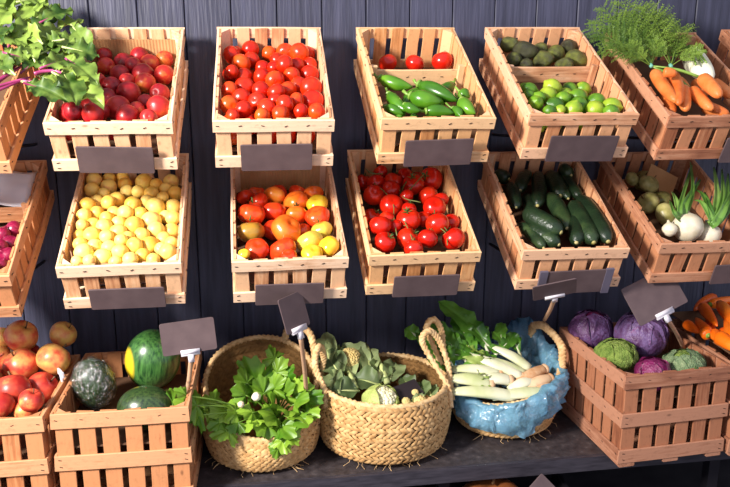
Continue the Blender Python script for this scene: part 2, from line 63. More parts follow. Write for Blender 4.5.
LEAF['onion_leaf'] = [(1.247,2.047,-0.487,1.241,2.054,-0.451,1.4,2.271,-0.367,0.009), (1.244,2.043,-0.489,1.269,2.071,-0.443,1.385,2.194,-0.4,0.012), (1.241,2.043,-0.489,1.243,2.083,-0.439,1.262,2.14,-0.425,0.009), (1.242,2.038,-0.491,1.315,2.118,-0.423,1.403,2.288,-0.36,0.008), (1.329,2.021,-0.496,1.336,2.086,-0.436,1.344,2.144,-0.422,0.012), (1.329,2.021,-0.496,1.379,2.092,-0.432,1.465,2.255,-0.373,0.013), (1.332,2.021,-0.496,1.384,2.072,-0.441,1.485,2.242,-0.378,0.011), (1.335,2.021,-0.496,1.382,2.052,-0.449,1.493,2.219,-0.388,0.012), (1.326,2.017,-0.498,1.314,2.058,-0.448,1.31,2.095,-0.443,0.01), (1.329,2.021,-0.496,1.332,2.056,-0.449,1.364,2.132,-0.427,0.009), (1.327,2.012,-0.5,1.394,2.061,-0.445,1.465,2.145,-0.419,0.01), (1.341,2.02,-0.496,1.418,2.069,-0.442,1.523,2.194,-0.397,0.01), (1.239,2.038,-0.491,1.208,2.028,-0.463,1.235,2.102,-0.442,0.008)]

rnd = random.Random(7)

# ------------------------------------------------------------------ helpers
def lin(c):
    return tuple(((x/255)/12.92 if x/255 <= .04045 else ((x/255+.055)/1.055)**2.4) for x in c)
def tag(o, label=None, cat=None, group=None, kind=None):
    if label: o['label'] = label
    if cat: o['category'] = cat
    if group: o['group'] = group
    if kind: o['kind'] = kind
    return o
def empty(name, mat=None):
    o = bpy.data.objects.new(name, None); COL.objects.link(o); o.empty_display_size = .05
    if mat is not None: o.matrix_world = mat
    return o
def obj(name, mesh, parent=None, mat=None):
    o = bpy.data.objects.new(name, mesh); COL.objects.link(o)
    if parent is not None: o.parent = parent
    if mat is not None: o.matrix_basis = mat
    return o
class MB:
    def __init__(s): s.v = []; s.f = []; s.m = []
    def add(s, verts, faces, mi=0):
        b = len(s.v); s.v += [tuple(v) for v in verts]; s.f += [tuple(i+b for i in f) for f in faces]; s.m += [mi]*len(faces); return s
    def box(s, c, d, mi=0, M=None):
        x, y, z = (k/2 for k in d)
        vs_ = [Vector((sx*x, sy*y, sz*z)) for sz in (-1, 1) for sy in (-1, 1) for sx in (-1, 1)]
        vs_ = [(M @ v if M else v)+Vector(c) for v in vs_]
        return s.add(vs_, [(0, 2, 3, 1), (4, 5, 7, 6), (0, 1, 5, 4), (2, 6, 7, 3), (0, 4, 6, 2), (1, 3, 7, 5)], mi)
    def grid(s, rows, closed=False, mi=0):
        n = len(rows); m = len(rows[0]); vs_ = [p for r in rows for p in r]; fs = []
        for i in range(n-1):
            for j in range(m if closed else m-1):
                k = (j+1) % m; fs.append((i*m+j, i*m+k, (i+1)*m+k, (i+1)*m+j))
        return s.add(vs_, fs, mi)
    def tube(s, pts, rad, n=8, cap=True, mi=0):
        pts = [Vector(p) for p in pts]; N = len(pts)
        rr = rad if isinstance(rad, (list, tuple)) else [rad]*N
        rows = []; a = None
        for i, p in enumerate(pts):
            t = (pts[min(i+1, N-1)]-pts[max(i-1, 0)]).normalized()
            if a is None: a = t.orthogonal().normalized()
            a = (a-t*a.dot(t)).normalized(); b = t.cross(a)
            rows.append([p+(a*math.cos(2*PI*k/n)+b*math.sin(2*PI*k/n))*rr[i] for k in range(n)])
        base = len(s.v); s.grid(rows, True, mi)
        if cap:
            s.f.append(tuple(base+k for k in reversed(range(n)))); s.f.append(tuple(base+(N-1)*n+k for k in range(n))); s.m += [mi, mi]
        return s
    def mesh(s, name, mats, smooth=True):
        me = bpy.data.meshes.new(name); me.from_pydata(s.v, [], s.f)
        for m in (mats if isinstance(mats, (list, tuple)) else [mats]): me.materials.append(m)
        me.polygons.foreach_set('material_index', s.m)
        if smooth: me.polygons.foreach_set('use_smooth', [True]*len(s.f))
        me.update(); return me
def revolve(prof, n=24, fn=None):
    """prof: list of (radius, height) from bottom pole to top pole; fn(ang, i) scales the radius"""
    mb = MB(); rows = []
    for i, (r, z) in enumerate(prof):
        rows.append([Vector((r*math.cos(2*PI*k/n)*(fn(2*PI*k/n, i) if fn else 1), r*math.sin(2*PI*k/n)*(fn(2*PI*k/n, i) if fn else 1), z)) for k in range(n)])
    return mb.grid(rows, True)
def bez(pts, n=12):
    """smooth curve through control points (Catmull-Rom)"""
    P = [Vector(p) for p in pts]; P = [P[0]*2-P[1]]+P+[P[-1]*2-P[-2]]; out = []
    m = len(P)-3
    for k in range(n+1):
        u = k/n*m; i = min(int(u), m-1); t = u-i; a, b, c, d = P[i:i+4]
        out.append(.5*((2*b)+(c-a)*t+(2*a-5*b+4*c-d)*t*t+(3*b-a-3*c+d)*t**3))
    return out
def axes(o, x, y, z):
    return Matrix(((x[0], y[0], z[0], o[0]), (x[1], y[1], z[1], o[1]), (x[2], y[2], z[2], o[2]), (0, 0, 0, 1)))
def rand_rot(a=PI):
    return Matrix.Rotation(rnd.uniform(-PI, PI), 4, 'Z') @ Matrix.Rotation(rnd.uniform(-a, a), 4, 'X') @ Matrix.Rotation(rnd.uniform(-a, a), 4, 'Y')
def W3(p): return Vector((p[0], p[1], p[2]+ZC))

# ------------------------------------------------------------------ materials
def mat_base(name, rough=.5, spec=.5, coat=0, sss=0):
    m = bpy.data.materials.new(name); m.use_nodes = True; nt = m.node_tree; b = nt.nodes['Principled BSDF']
    b.inputs['Roughness'].default_value = rough; b.inputs['Specular IOR Level'].default_value = spec
    b.inputs['Coat Weight'].default_value = coat; b.inputs['Coat Roughness'].default_value = .15
    if sss:
        b.inputs['Subsurface Weight'].default_value = sss; b.inputs['Subsurface Scale'].default_value = .01
    return m, nt, b
def N(nt, t, **kw):
    n = nt.nodes.new(t)
    for k, v in kw.items():
        if k in n.inputs.keys(): n.inputs[k].default_value = v
        else: setattr(n, k, v)
    return n
def ramp(nt, stops):
    n = nt.nodes.new('ShaderNodeValToRGB'); e = n.color_ramp.elements
    while len(e) < len(stops): e.new(.5)
    for el, (p, c) in zip(e, stops): el.position = p; el.color = (*lin(c), 1)
    return n
def coords(nt, scale=(1, 1, 1), rand=True):
    tc = N(nt, 'ShaderNodeTexCoord'); mp = N(nt, 'ShaderNodeMapping'); mp.inputs['Scale'].default_value = scale
    nt.links.new(tc.outputs['Object'], mp.inputs['Vector'])
    if rand:
        oi = N(nt, 'ShaderNodeObjectInfo'); mu = N(nt, 'ShaderNodeMath', operation='MULTIPLY'); mu.inputs[1].default_value = 37.0
        nt.links.new(oi.outputs['Random'], mu.inputs[0]); cb = N(nt, 'ShaderNodeCombineXYZ')
        for i in range(3): nt.links.new(mu.outputs[0], cb.inputs[i])
        nt.links.new(cb.outputs[0], mp.inputs['Location'])
    return mp
def mottled(name, stops, scale=3, rough=.4, spec=.5, coat=0, bump=0, bscale=30, detail=3, rand_w=.5, stretch=(1, 1, 1), sss=0, vary=.12):
    """colour from noise plus a per-object random shift along the ramp"""
    m, nt, b = mat_base(name, rough, spec, coat, sss)
    mp = coords(nt, stretch); nz = N(nt, 'ShaderNodeTexNoise', Scale=scale, Detail=detail)
    nt.links.new(mp.outputs[0], nz.inputs['Vector'])
    oi = N(nt, 'ShaderNodeObjectInfo'); a = N(nt, 'ShaderNodeMath', operation='SUBTRACT'); a.inputs[1].default_value = .5
    nt.links.new(oi.outputs['Random'], a.inputs[0])
    mu = N(nt, 'ShaderNodeMath', operation='MULTIPLY_ADD'); mu.inputs[1].default_value = rand_w
    nt.links.new(a.outputs[0], mu.inputs[0]); nt.links.new(nz.outputs['Fac'], mu.inputs[2])
    rp = ramp(nt, stops); nt.links.new(mu.outputs[0], rp.inputs[0]); nt.links.new(rp.outputs[0], b.inputs['Base Color'])
    if bump:
        n2 = N(nt, 'ShaderNodeTexNoise', Scale=bscale, Detail=3); nt.links.new(mp.outputs[0], n2.inputs['Vector'])
        bp = N(nt, 'ShaderNodeBump', Strength=bump, Distance=.01); nt.links.new(n2.outputs['Fac'], bp.inputs['Height']); nt.links.new(bp.outputs[0], b.inputs['Normal'])
    return m
def wood(name, dark, mid, light, rough=.72):
    m, nt, b = mat_base(name, rough, .3)
    mp = coords(nt, (9, 130, 130)); nz = N(nt, 'ShaderNodeTexNoise', Scale=1.0, Detail=5, Roughness=.6); nt.links.new(mp.outputs[0], nz.inputs['Vector'])
    mp2 = coords(nt, (14, 30, 30)); n2 = N(nt, 'ShaderNodeTexNoise', Scale=1.0, Detail=2); nt.links.new(mp2.outputs[0], n2.inputs['Vector'])
    oi = N(nt, 'ShaderNodeObjectInfo')
    s1 = N(nt, 'ShaderNodeMath', operation='MULTIPLY_ADD'); s1.inputs[1].default_value = .90
    nt.links.new(oi.outputs['Random'], s1.inputs[0]); nt.links.new(nz.outputs['Fac'], s1.inputs[2])
    s2 = N(nt, 'ShaderNodeMath', operation='MULTIPLY_ADD'); s2.inputs[1].default_value = .48
    nt.links.new(n2.outputs['Fac'], s2.inputs[0]); nt.links.new(s1.outputs[0], s2.inputs[2])
    rp = ramp(nt, [(.52, dark), (.80, mid), (1.0, light)]); nt.links.new(s2.outputs[0], rp.inputs[0])
    # dark knots with a shape of their own
    vo = N(nt, 'ShaderNodeTexVoronoi', Scale=1.0); mp3 = coords(nt, (12, 22, 22)); nt.links.new(mp3.outputs[0], vo.inputs['Vector'])
    kr = N(nt, 'ShaderNodeMapRange'); kr.inputs[1].default_value = .04; kr.inputs[2].default_value = .12; kr.inputs[3].default_value = .55; kr.inputs[4].default_value = 0
    nt.links.new(vo.outputs['Distance'], kr.inputs[0])
    mx = N(nt, 'ShaderNodeMix', data_type='RGBA'); mx.inputs[7].default_value = (*lin(tuple(x*.45 for x in dark)), 1)
    nt.links.new(kr.outputs[0], mx.inputs[0]); nt.links.new(rp.outputs[0], mx.inputs[6]); nt.links.new(mx.outputs[2], b.inputs['Base Color'])
    # weathering: small dark specks and a few broad stains
    mp4 = coords(nt, (45, 60, 60)); n4 = N(nt, 'ShaderNodeTexNoise', Scale=1.0, Detail=6, Roughness=.75); nt.links.new(mp4.outputs[0], n4.inputs['Vector'])
    r4 = N(nt, 'ShaderNodeMapRange'); r4.inputs[1].default_value = .52; r4.inputs[2].default_value = .90; r4.inputs[3].default_value = 0; r4.inputs[4].default_value = .55; nt.links.new(n4.outputs['Fac'], r4.inputs[0])
    mx4 = N(nt, 'ShaderNodeMix', data_type='RGBA'); mx4.inputs[7].default_value = (*lin(tuple(x*.55 for x in dark)), 1)
    nt.links.new(r4.outputs[0], mx4.inputs[0]); nt.links.new(mx.outputs[2], mx4.inputs[6]); nt.links.new(mx4.outputs[2], b.inputs['Base Color'])
    bp = N(nt, 'ShaderNodeBump', Strength=.35, Distance=.002); nt.links.new(nz.outputs['Fac'], bp.inputs['Height']); nt.links.new(bp.outputs[0], b.inputs['Normal'])
    return m
def leafmat(name, dark, light, rough=.45, scale=14, trans=.25, ribcol=None):
    m, nt, b = mat_base(name, rough, .4)
    mp = coords(nt); nz = N(nt, 'ShaderNodeTexNoise', Scale=scale, Detail=3); nt.links.new(mp.outputs[0], nz.inputs['Vector'])
    oi = N(nt, 'ShaderNodeObjectInfo'); s1 = N(nt, 'ShaderNodeMath', operation='MULTIPLY_ADD'); s1.inputs[1].default_value = .55
    nt.links.new(oi.outputs['Random'], s1.inputs[0]); nt.links.new(nz.outputs['Fac'], s1.inputs[2])
    rp = ramp(nt, [(.42, dark), (1.0, light)]); nt.links.new(s1.outputs[0], rp.inputs[0]); nt.links.new(rp.outputs[0], b.inputs['Base Color'])
    tr = N(nt, 'ShaderNodeBsdfTranslucent'); nt.links.new(rp.outputs[0], tr.inputs[0])
    ms = N(nt, 'ShaderNodeMixShader'); ms.inputs[0].default_value = trans
    out = nt.nodes['Material Output']; nt.links.new(b.outputs[0], ms.inputs[1]); nt.links.new(tr.outputs[0], ms.inputs[2]); nt.links.new(ms.outputs[0], out.inputs[0])
    bp = N(nt, 'ShaderNodeBump', Strength=.3, Distance=.004); nt.links.new(nz.outputs['Fac'], bp.inputs['Height']); nt.links.new(bp.outputs[0], b.inputs['Normal'])
    return m
def plain(name, c, rough=.5, spec=.5, metal=0):
    m, nt, b = mat_base(name, rough, spec); b.inputs['Base Color'].default_value = (*lin(c), 1); b.inputs['Metallic'].default_value = metal; return m

M_ = {}
WOODS = {
 'pale':  ((168, 116, 84), (214, 168, 130), (232, 196, 162)),
 'honey': ((164, 110, 66), (210, 156, 104), (228, 184, 136)),
 'rose':  ((162, 104, 72), (208, 152, 112), (228, 180, 142)),
 'red':   ((130, 78, 54), (174, 116, 84), (198, 144, 110)),
 'tan':   ((144, 90, 56), (178, 120, 80), (200, 145, 104)),
 'brown': ((112, 66, 48), (150, 98, 72), (176, 124, 96)),
}
for k, (a, b_, c) in WOODS.items():
    M_['wood_'+k] = wood('wood_'+k, a, b_, c)
    M_['slat_'+k] = wood('slat_'+k, *[(x[0]*.95, x[1]*.885, x[2]*.81) for x in (a, b_, c)])
M_['staple'] = plain('staple_metal', (70, 55, 48), .4, .5, .6)
M_['slate'] = mottled('slate_board', [(.3, (80, 64, 65)), (.7, (92, 75, 75))], 25, .62, .4, rand_w=.2)
M_['clip'] = plain('clip_plastic', (205, 200, 205), .25, .6)
M_['stick'] = wood('stick_wood', (120, 84, 60), (160, 120, 90), (190, 150, 118))
M_['paint'] = mottled('plank_paint', [(.25, (44, 45, 61)), (.75, (69, 70, 90))], 1.0, .55, .45, bump=.25, bscale=2.2, detail=5, rand_w=.22, stretch=(60, 60, 4))
M_['dark_back'] = plain('dark_backing', (22, 22, 30), .8)
M_['shelf'] = mottled('shelf_board', [(.3, (40, 35, 38)), (.62, (62, 56, 58)), (.85, (98, 90, 90))], 45, .55, .5, bump=.2, bscale=60, detail=6, rand_w=.0)
M_['shelf_edge'] = mottled('shelf_edge', [(.3, (40, 37, 44)), (.8, (66, 62, 70))], 20, .5, .5, rand_w=0, stretch=(1, 8, 8))
M_['steel'] = plain('dark_steel', (38, 36, 42), .45, .5, .5)
M_['floor'] = mottled('floor_concrete', [(.3, (40, 38, 42)), (.8, (66, 62, 66))], 8, .8, .3, rand_w=0)
M_['cardboard'] = mottled('cardboard', [(.3, (176, 132, 88)), (.8, (208, 164, 116))], 12, .8, .2)
M_['tray'] = mottled('shade_dark_card', [(.3, (84, 60, 44)), (.8, (116, 86, 62))], 12, .85, .2)  # card darkened in colour to give the shaded look inside the crates
M_['paper'] = mottled('white_paper', [(.3, (226, 222, 226)), (.8, (244, 242, 244))], 6, .7, .3)
M_['tomato'] = mottled('tomato_skin', [(.10, (184, 24, 6)), (.5, (208, 44, 10)), (.88, (222, 86, 20))], .8, .26, .4, coat=.06, rand_w=.6)
M_['vine_tomato'] = mottled('vine_tomato_skin', [(.1, (170, 16, 8)), (.5, (196, 28, 12)), (.9, (214, 50, 18))], .8, .22, .45, coat=.08, rand_w=.4)
M_['plum'] = mottled('plum_skin', [(.15, (104, 14, 22)), (.40, (160, 24, 32)), (.68, (196, 48, 38)), (.9, (224, 132, 54))], 1.1, .36, .4, coat=.03, rand_w=.45)
M_['yellow'] = mottled('yellow_plum_skin', [(.1, (226, 158, 52)), (.42, (240, 200, 92)), (.72, (246, 218, 122)), (.98, (234, 160, 96))], 1.0, .45, .4, rand_w=.5)
M_['mix0'] = mottled('red_orange_tomato_skin', [(.2, (198, 34, 14)), (.6, (220, 62, 22)), (.9, (230, 112, 40))], 1.0, .24, .5, coat=.2, rand_w=.3)
M_['mix1'] = mottled('orange_tomato_skin', [(.2, (222, 76, 22)), (.55, (234, 116, 34)), (.9, (228, 158, 60))], 1.1, .24, .5, coat=.2, rand_w=.3)
M_['mix2'] = mottled('yellow_tomato_skin', [(.2, (226, 170, 30)), (.6, (238, 200, 56)), (.9, (234, 150, 50))], 1.0, .24, .5, coat=.2, rand_w=.3)
M_['mix3'] = mottled('yellow_green_tomato_skin', [(.2, (196, 180, 60)), (.6, (222, 200, 78)), (.9, (222, 150, 60))], 1.0, .24, .5, coat=.2, rand_w=.3)
M_['mix4'] = mottled('green_brown_tomato_skin', [(.2, (120, 104, 34)), (.6, (172, 126, 46)), (.9, (196, 96, 36))], 1.0, .24, .5, coat=.2, rand_w=.3)
M_['lime'] = mottled('lime_skin', [(.15, (56, 100, 18)), (.5, (104, 148, 28)), (.85, (164, 182, 48))], .9, .3, .5, bump=.15, bscale=14, rand_w=.7)
M_['avocado'] = mottled('avocado_skin', [(.2, (50, 48, 28)), (.5, (74, 76, 36)), (.85, (116, 122, 44))], 1.6, .42, .5, bump=.6, bscale=16, rand_w=.5)
M_['onion'] = mottled('red_onion_skin', [(.2, (88, 10, 40)), (.6, (132, 20, 58)), (.95, (170, 60, 92))], 2, .3, .5, coat=.05, rand_w=.3, stretch=(4, 4, .6))
M_['white_onion'] = mottled('white_onion_skin', [(.2, (206, 192, 158)), (.7, (232, 222, 196))], 2, .4, .5, rand_w=.2)
M_['squash'] = mottled('green_squash_skin', [(.2, (104, 106, 52)), (.55, (156, 150, 84)), (.9, (206, 196, 130))], 1.4, .35, .5, rand_w=.4)
M_['pepper'] = mottled('green_pepper_skin', [(.2, (36, 78, 14)), (.55, (66, 116, 22)), (.9, (104, 150, 36))], 14, .26, .4, coat=.05, rand_w=.5)
M_['cuke'] = mottled('cucumber_skin', [(.25, (20, 32, 20)), (.6, (34, 52, 30)), (.95, (64, 82, 44))], 22, .34, .4, coat=.0, bump=.25, bscale=120, rand_w=.3)
M_['cuke_tip'] = mottled('cucumber_tip', [(.2, (150, 140, 70)), (.8, (190, 176, 120))], 60, .5)
M_['carrot'] = mottled('carrot_skin', [(.2, (200, 94, 34)), (.6, (222, 122, 56)), (.95, (230, 146, 84))], 20, .45, .4, bump=.3, bscale=90, rand_w=.4)
M_['bare_carrot'] = mottled('washed_carrot_skin', [(.2, (220, 84, 8)), (.6, (238, 112, 16)), (.95, (246, 140, 40))], 10, .4, .4, bump=.2, bscale=90, rand_w=.4)
M_['apple'] = mottled('apple_skin', [(.25, (158, 34, 32)), (.48, (192, 70, 50)), (.62, (212, 130, 76)), (.85, (222, 184, 96))], 1.3, .36, .4, coat=.04, rand_w=.5, detail=5)
M_['stem_brown'] = plain('fruit_stem', (92, 66, 36), .7)
M_['calyx'] = plain('calyx_green', (66, 92, 34), .6)
M_['green_stem'] = mottled('green_stem', [(.2, (96, 132, 42)), (.8, (140, 172, 74))], 20, .4)
M_['vine'] = plain('tomato_vine_stem', (108, 112, 56), .6)
M_['red_cab'] = mottled('red_cabbage_leaf', [(.25, (54, 28, 56)), (.48, (92, 58, 98)), (.68, (116, 92, 136)), (.85, (124, 48, 92))], 3, .4, .4, bump=.5, bscale=10, rand_w=.3, detail=5)
M_['red_cab_in'] = mottled('red_cabbage_heart', [(.2, (84, 18, 58)), (.6, (124, 34, 84)), (.95, (150, 80, 124))], 4, .35, .45, bump=.4, bscale=10, rand_w=.2)
M_['savoy'] = mottled('savoy_leaf', [(.25, (92, 120, 44)), (.6, (146, 168, 78)), (.95, (190, 200, 124))], 5, .5, .4, bump=1.0, bscale=16, rand_w=.3, detail=4)
M_['savoy_out'] = mottled('savoy_outer_leaf', [(.25, (96, 126, 84)), (.6, (140, 160, 116)), (.95, (186, 196, 150))], 5, .5, .4, bump=1.0, bscale=16, rand_w=.3, detail=4)
M_['beet_leaf'] = leafmat('beet_leaf', (46, 78, 22), (138, 164, 70), scale=30)
M_['beet_stem'] = mottled('beet_stem', [(.2, (112, 24, 68)), (.8, (170, 70, 120))], 20, .35)
M_['celery_leaf'] = leafmat('celery_leaf', (66, 116, 22), (150, 186, 62), .38)
M_['chard_leaf'] = leafmat('chard_leaf', (44, 92, 24), (104, 156, 54), .32)
M_['chard_pale'] = leafmat('chard_pale_leaf', (120, 150, 56), (180, 196, 110), .4)
M_['chard_rib'] = mottled('chard_rib', [(.2, (176, 186, 122)), (.6, (222, 220, 190))], 12, .35, .5, rand_w=.2, stretch=(1, .2, 1))
M_['chard_cut'] = mottled('chard_cut_end', [(.2, (190, 140, 96)), (.7, (226, 190, 150))], 60, .6)
M_['cauli_leaf'] = leafmat('cauliflower_leaf', (86, 106, 66), (160, 174, 118), .5)
M_['cauli_leaf_dark'] = leafmat('cauliflower_dark_leaf', (70, 90, 54), (132, 150, 92), .5)
M_['cauli_wrap'] = leafmat('cauliflower_wrapper_leaf', (132, 158, 66), (190, 202, 118), .45)
M_['curd'] = mottled('cauliflower_curd', [(.25, (212, 202, 140)), (.6, (236, 232, 196))], 8, .7, .3, bump=.4, bscale=50, rand_w=.1)
M_['curd_tan'] = mottled('cauliflower_tan_curd', [(.25, (190, 164, 96)), (.6, (224, 204, 142))], 8, .7, .3, bump=.4, bscale=50, rand_w=.1)
M_['rib_pale'] = mottled('pale_rib', [(.2, (160, 172, 96)), (.8, (198, 206, 140))], 10, .45)
M_['frond'] = leafmat('carrot_frond', (66, 100, 28), (136, 164, 62), .5, 30, .3)
M_['leek_leaf'] = mottled('green_onion_leaf', [(.2, (60, 104, 36)), (.6, (104, 146, 60)), (.95, (160, 186, 104))], 9, .35, .5, rand_w=.4)
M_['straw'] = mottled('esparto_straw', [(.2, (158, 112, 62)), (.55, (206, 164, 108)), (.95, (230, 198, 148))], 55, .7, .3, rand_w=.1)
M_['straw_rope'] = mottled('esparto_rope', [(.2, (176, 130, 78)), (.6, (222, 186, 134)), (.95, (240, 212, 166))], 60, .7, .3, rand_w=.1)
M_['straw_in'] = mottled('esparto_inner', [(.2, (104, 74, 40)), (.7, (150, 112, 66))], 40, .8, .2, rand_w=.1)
M_['tie'] = plain('turquoise_tie', (110, 176, 150), .5)
M_['pumpkin'] = mottled('pumpkin_skin', [(.2, (110, 60, 30)), (.8, (140, 82, 42))], 4, .4)

def watermelon_mat(name, c1, c2, spot):
    m, nt, b = mat_base(name, .28, .5, .2)
    mp = coords(nt, (5.5, 5.5, .8)); nz = N(nt, 'ShaderNodeTexNoise', Scale=2.0, Detail=5, Roughness=.65); nt.links.new(mp.outputs[0], nz.inputs['Vector'])
    rp = ramp(nt, [(.36, c1), (.62, c2)]); nt.links.new(nz.outputs['Fac'], rp.inputs[0])
    if spot:
        tc = N(nt, 'ShaderNodeTexCoord'); sx = N(nt, 'ShaderNodeVectorMath', operation='DOT_PRODUCT'); sx.inputs[1].default_value = (-.86, -.36, -.1)
        nt.links.new(tc.outputs['Object'], sx.inputs[0])
        mr = N(nt, 'ShaderNodeMapRange'); mr.inputs[1].default_value = .76; mr.inputs[2].default_value = .84; nt.links.new(sx.outputs['Value'], mr.inputs[0])
        mx = N(nt, 'ShaderNodeMix', data_type='RGBA'); mx.inputs[7].default_value = (*lin((226, 196, 40)), 1)
        nt.links.new(mr.outputs[0], mx.inputs[0]); nt.links.new(rp.outputs[0], mx.inputs[6]); nt.links.new(mx.outputs[2], b.inputs['Base Color'])
    else: nt.links.new(rp.outputs[0], b.inputs['Base Color'])
    return m
M_['melon'] = watermelon_mat('watermelon_rind', (26, 62, 30), (72, 118, 56), True)
M_['melon_dark'] = watermelon_mat('dark_watermelon_rind', (22, 40, 24), (58, 80, 40), False)
def film_mat(name, c, alpha, rough):
    m, nt, b = mat_base(name, rough, .6, .5)
    b.inputs['Base Color'].default_value = (*lin(c), 1); b.inputs['Alpha'].default_value = alpha
    tr = N(nt, 'ShaderNodeBsdfTranslucent'); tr.inputs[0].default_value = (*lin(c), 1)
    ms = N(nt, 'ShaderNodeMixShader'); ms.inputs[0].default_value = .25
    out = nt.nodes['Material Output']; nt.links.new(b.outputs[0], ms.inputs[1]); nt.links.new(tr.outputs[0], ms.inputs[2]); nt.links.new(ms.outputs[0], out.inputs[0])
    return m
def thin_film(name, c, body, gloss, rough, bump, scale):
    m = bpy.data.materials.new(name); m.use_nodes = True; nt = m.node_tree; nt.nodes.remove(nt.nodes['Principled BSDF']); out = nt.nodes['Material Output']
    mp = coords(nt); nz = N(nt, 'ShaderNodeTexNoise', Scale=scale, Detail=5, Roughness=.6); nt.links.new(mp.outputs[0], nz.inputs['Vector'])
    rd = N(nt, 'ShaderNodeMath', operation='SUBTRACT'); rd.inputs[1].default_value = .5; nt.links.new(nz.outputs['Fac'], rd.inputs[0])
    ab = N(nt, 'ShaderNodeMath', operation='ABSOLUTE'); nt.links.new(rd.outputs[0], ab.inputs[0])
    bp = N(nt, 'ShaderNodeBump', Strength=bump, Distance=.02); nt.links.new(ab.outputs[0], bp.inputs['Height'])
    tp = N(nt, 'ShaderNodeBsdfTransparent'); tp.inputs[0].default_value = (*[.3+.7*x for x in lin(c)], 1)
    df = N(nt, 'ShaderNodeBsdfDiffuse'); df.inputs[0].default_value = (*lin(c), 1); tr = N(nt, 'ShaderNodeBsdfTranslucent'); tr.inputs[0].default_value = (*lin(c), 1)
    gl = N(nt, 'ShaderNodeBsdfGlossy'); gl.inputs['Roughness'].default_value = rough
    for s in (df, tr, gl): nt.links.new(bp.outputs[0], s.inputs['Normal'])
    m1 = N(nt, 'ShaderNodeMixShader'); m1.inputs[0].default_value = .4; nt.links.new(df.outputs[0], m1.inputs[1]); nt.links.new(tr.outputs[0], m1.inputs[2])
    m2 = N(nt, 'ShaderNodeMixShader'); m2.inputs[0].default_value = body; nt.links.new(tp.outputs[0], m2.inputs[1]); nt.links.new(m1.outputs[0], m2.inputs[2])
    m3 = N(nt, 'ShaderNodeMixShader'); cr = N(nt, 'ShaderNodeMapRange'); cr.inputs[1].default_value = 0; cr.inputs[2].default_value = .05; cr.inputs[3].default_value = min(1, gloss*4); cr.inputs[4].default_value = gloss*.6; nt.links.new(ab.outputs[0], cr.inputs[0]); nt.links.new(cr.outputs[0], m3.inputs[0]); nt.links.new(m2.outputs[0], m3.inputs[1]); nt.links.new(gl.outputs[0], m3.inputs[2]); nt.links.new(m3.outputs[0], out.inputs[0])
    return m
M_['bag'] = thin_film('blue_bag_film', (146, 208, 244), .60, .06, .12, .6, 26)
M_['film'] = thin_film('clear_film', (225, 230, 230), .02, .14, .14, 1.0, 2.6)

# ------------------------------------------------------------------ boards
BCACHE = {}
def board_mesh(L, T, Wd, mat, staples=0, var=0):
    """long axis X, thickness Y (outer face is -Y), width Z; chamfered, slightly uneven ends, optional staple pairs"""
    key = (round(L, 4), round(T, 4), round(Wd, 4), mat, staples, var)
    if key in BCACHE: return BCACHE[key]
    rg = random.Random(hash((round(L*1e4), round(Wd*1e4), var)) & 0xffff)
    c = min(T, Wd)*.18; mb = MB(); x, y, z = L/2, T/2, Wd/2
    nseg = 3; rows = []
    for i in range(nseg+1):
        t = -1+2*i/nseg; bow = (1-t*t)*rg.uniform(-.0012, .0012); dz = rg.uniform(-.0012, .0012)
        ring = [(-y, -z+c), (-y, z-c), (-y+c, z), (y-c, z), (y, z-c), (y, -z+c), (y-c, -z), (-y+c, -z)]
        sk = rg.uniform(-.0015, .0015) if i in (0, nseg) else 0
        rows.append([Vector((t*x+sk*(1 if zz > 0 else -1), yy+bow, zz+dz)) for yy, zz in ring])
    b0 = len(mb.v); mb.grid(rows, True); n = 8
    mb.f.append(tuple(range(b0+n-1, b0-1, -1))); mb.f.append(tuple(b0+nseg*n+k for k in range(n))); mb.m += [0, 0]
    if staples:
        xs = [-x+.014, x-.014] if staples == 1 else [-x+.012+(L-.024)*k/5 for k in range(6)]
        for xx in xs:
            for zz in ((-.25, .22) if staples == 1 else (.05,)):
                a = rg.uniform(-.5, .5); mb.box((xx+rg.uniform(-.002, .002), -y-.0004, zz*Wd+rg.uniform(-.002, .002)), (.008, .0016, .0016), 1, Matrix.Rotation(a, 3, 'Y'))
    me = mb.mesh('board', [M_[mat], M_['staple']], False); BCACHE[key] = me; return me
# local orientation: columns are where the board's X (long), Y (thickness, outer face -Y), Z (width) go in crate axes
ORI = {'front': ((1, 0, 0), (0, 1, 0), (0, 0, 1)), 'back': ((-1, 0, 0), (0, -1, 0), (0, 0, 1)),
       'right': ((0, 1, 0), (-1, 0, 0), (0, 0, 1)), 'left': ((0, -1, 0), (1, 0, 0), (0, 0, 1)),
       'vfront': ((0, 0, 1), (0, 1, 0), (-1, 0, 0)), 'vback': ((0, 0, 1), (0, -1, 0), (1, 0, 0)),
       'vright': ((0, 0, 1), (-1, 0, 0), (0, -1, 0)), 'vleft': ((0, 0, 1), (1, 0, 0), (0, 1, 0)),
       'bottom': ((1, 0, 0), (0, 0, 1), (0, -1, 0)), 'runner': ((0, 1, 0), (0, 0, 1), (1, 0, 0))}
def put(parent, name, mesh, c, ori, wob=0):
    x, y, z = ORI[ori]; m = axes(c, x, y, z)
    if wob: m = m @ Matrix.Rotation(rnd.uniform(-wob, wob), 4, 'Y')
    return obj(name, mesh, parent, m)
def post_mesh(s, h, mat):
    key = ('post', s, h, mat)
    if key not in BCACHE:
        mb = MB(); mb.add([(0, 0, 0), (s, 0, 0), (0, s, 0), (0, 0, h), (s, 0, h), (0, s, h)], [(0, 2, 1), (3, 4, 5), (0, 1, 4, 3), (1, 2, 5, 4), (2, 0, 3, 5)])
        BCACHE[key] = mb.mesh('corner_post', M_[mat], False)
    return BCACHE[key]

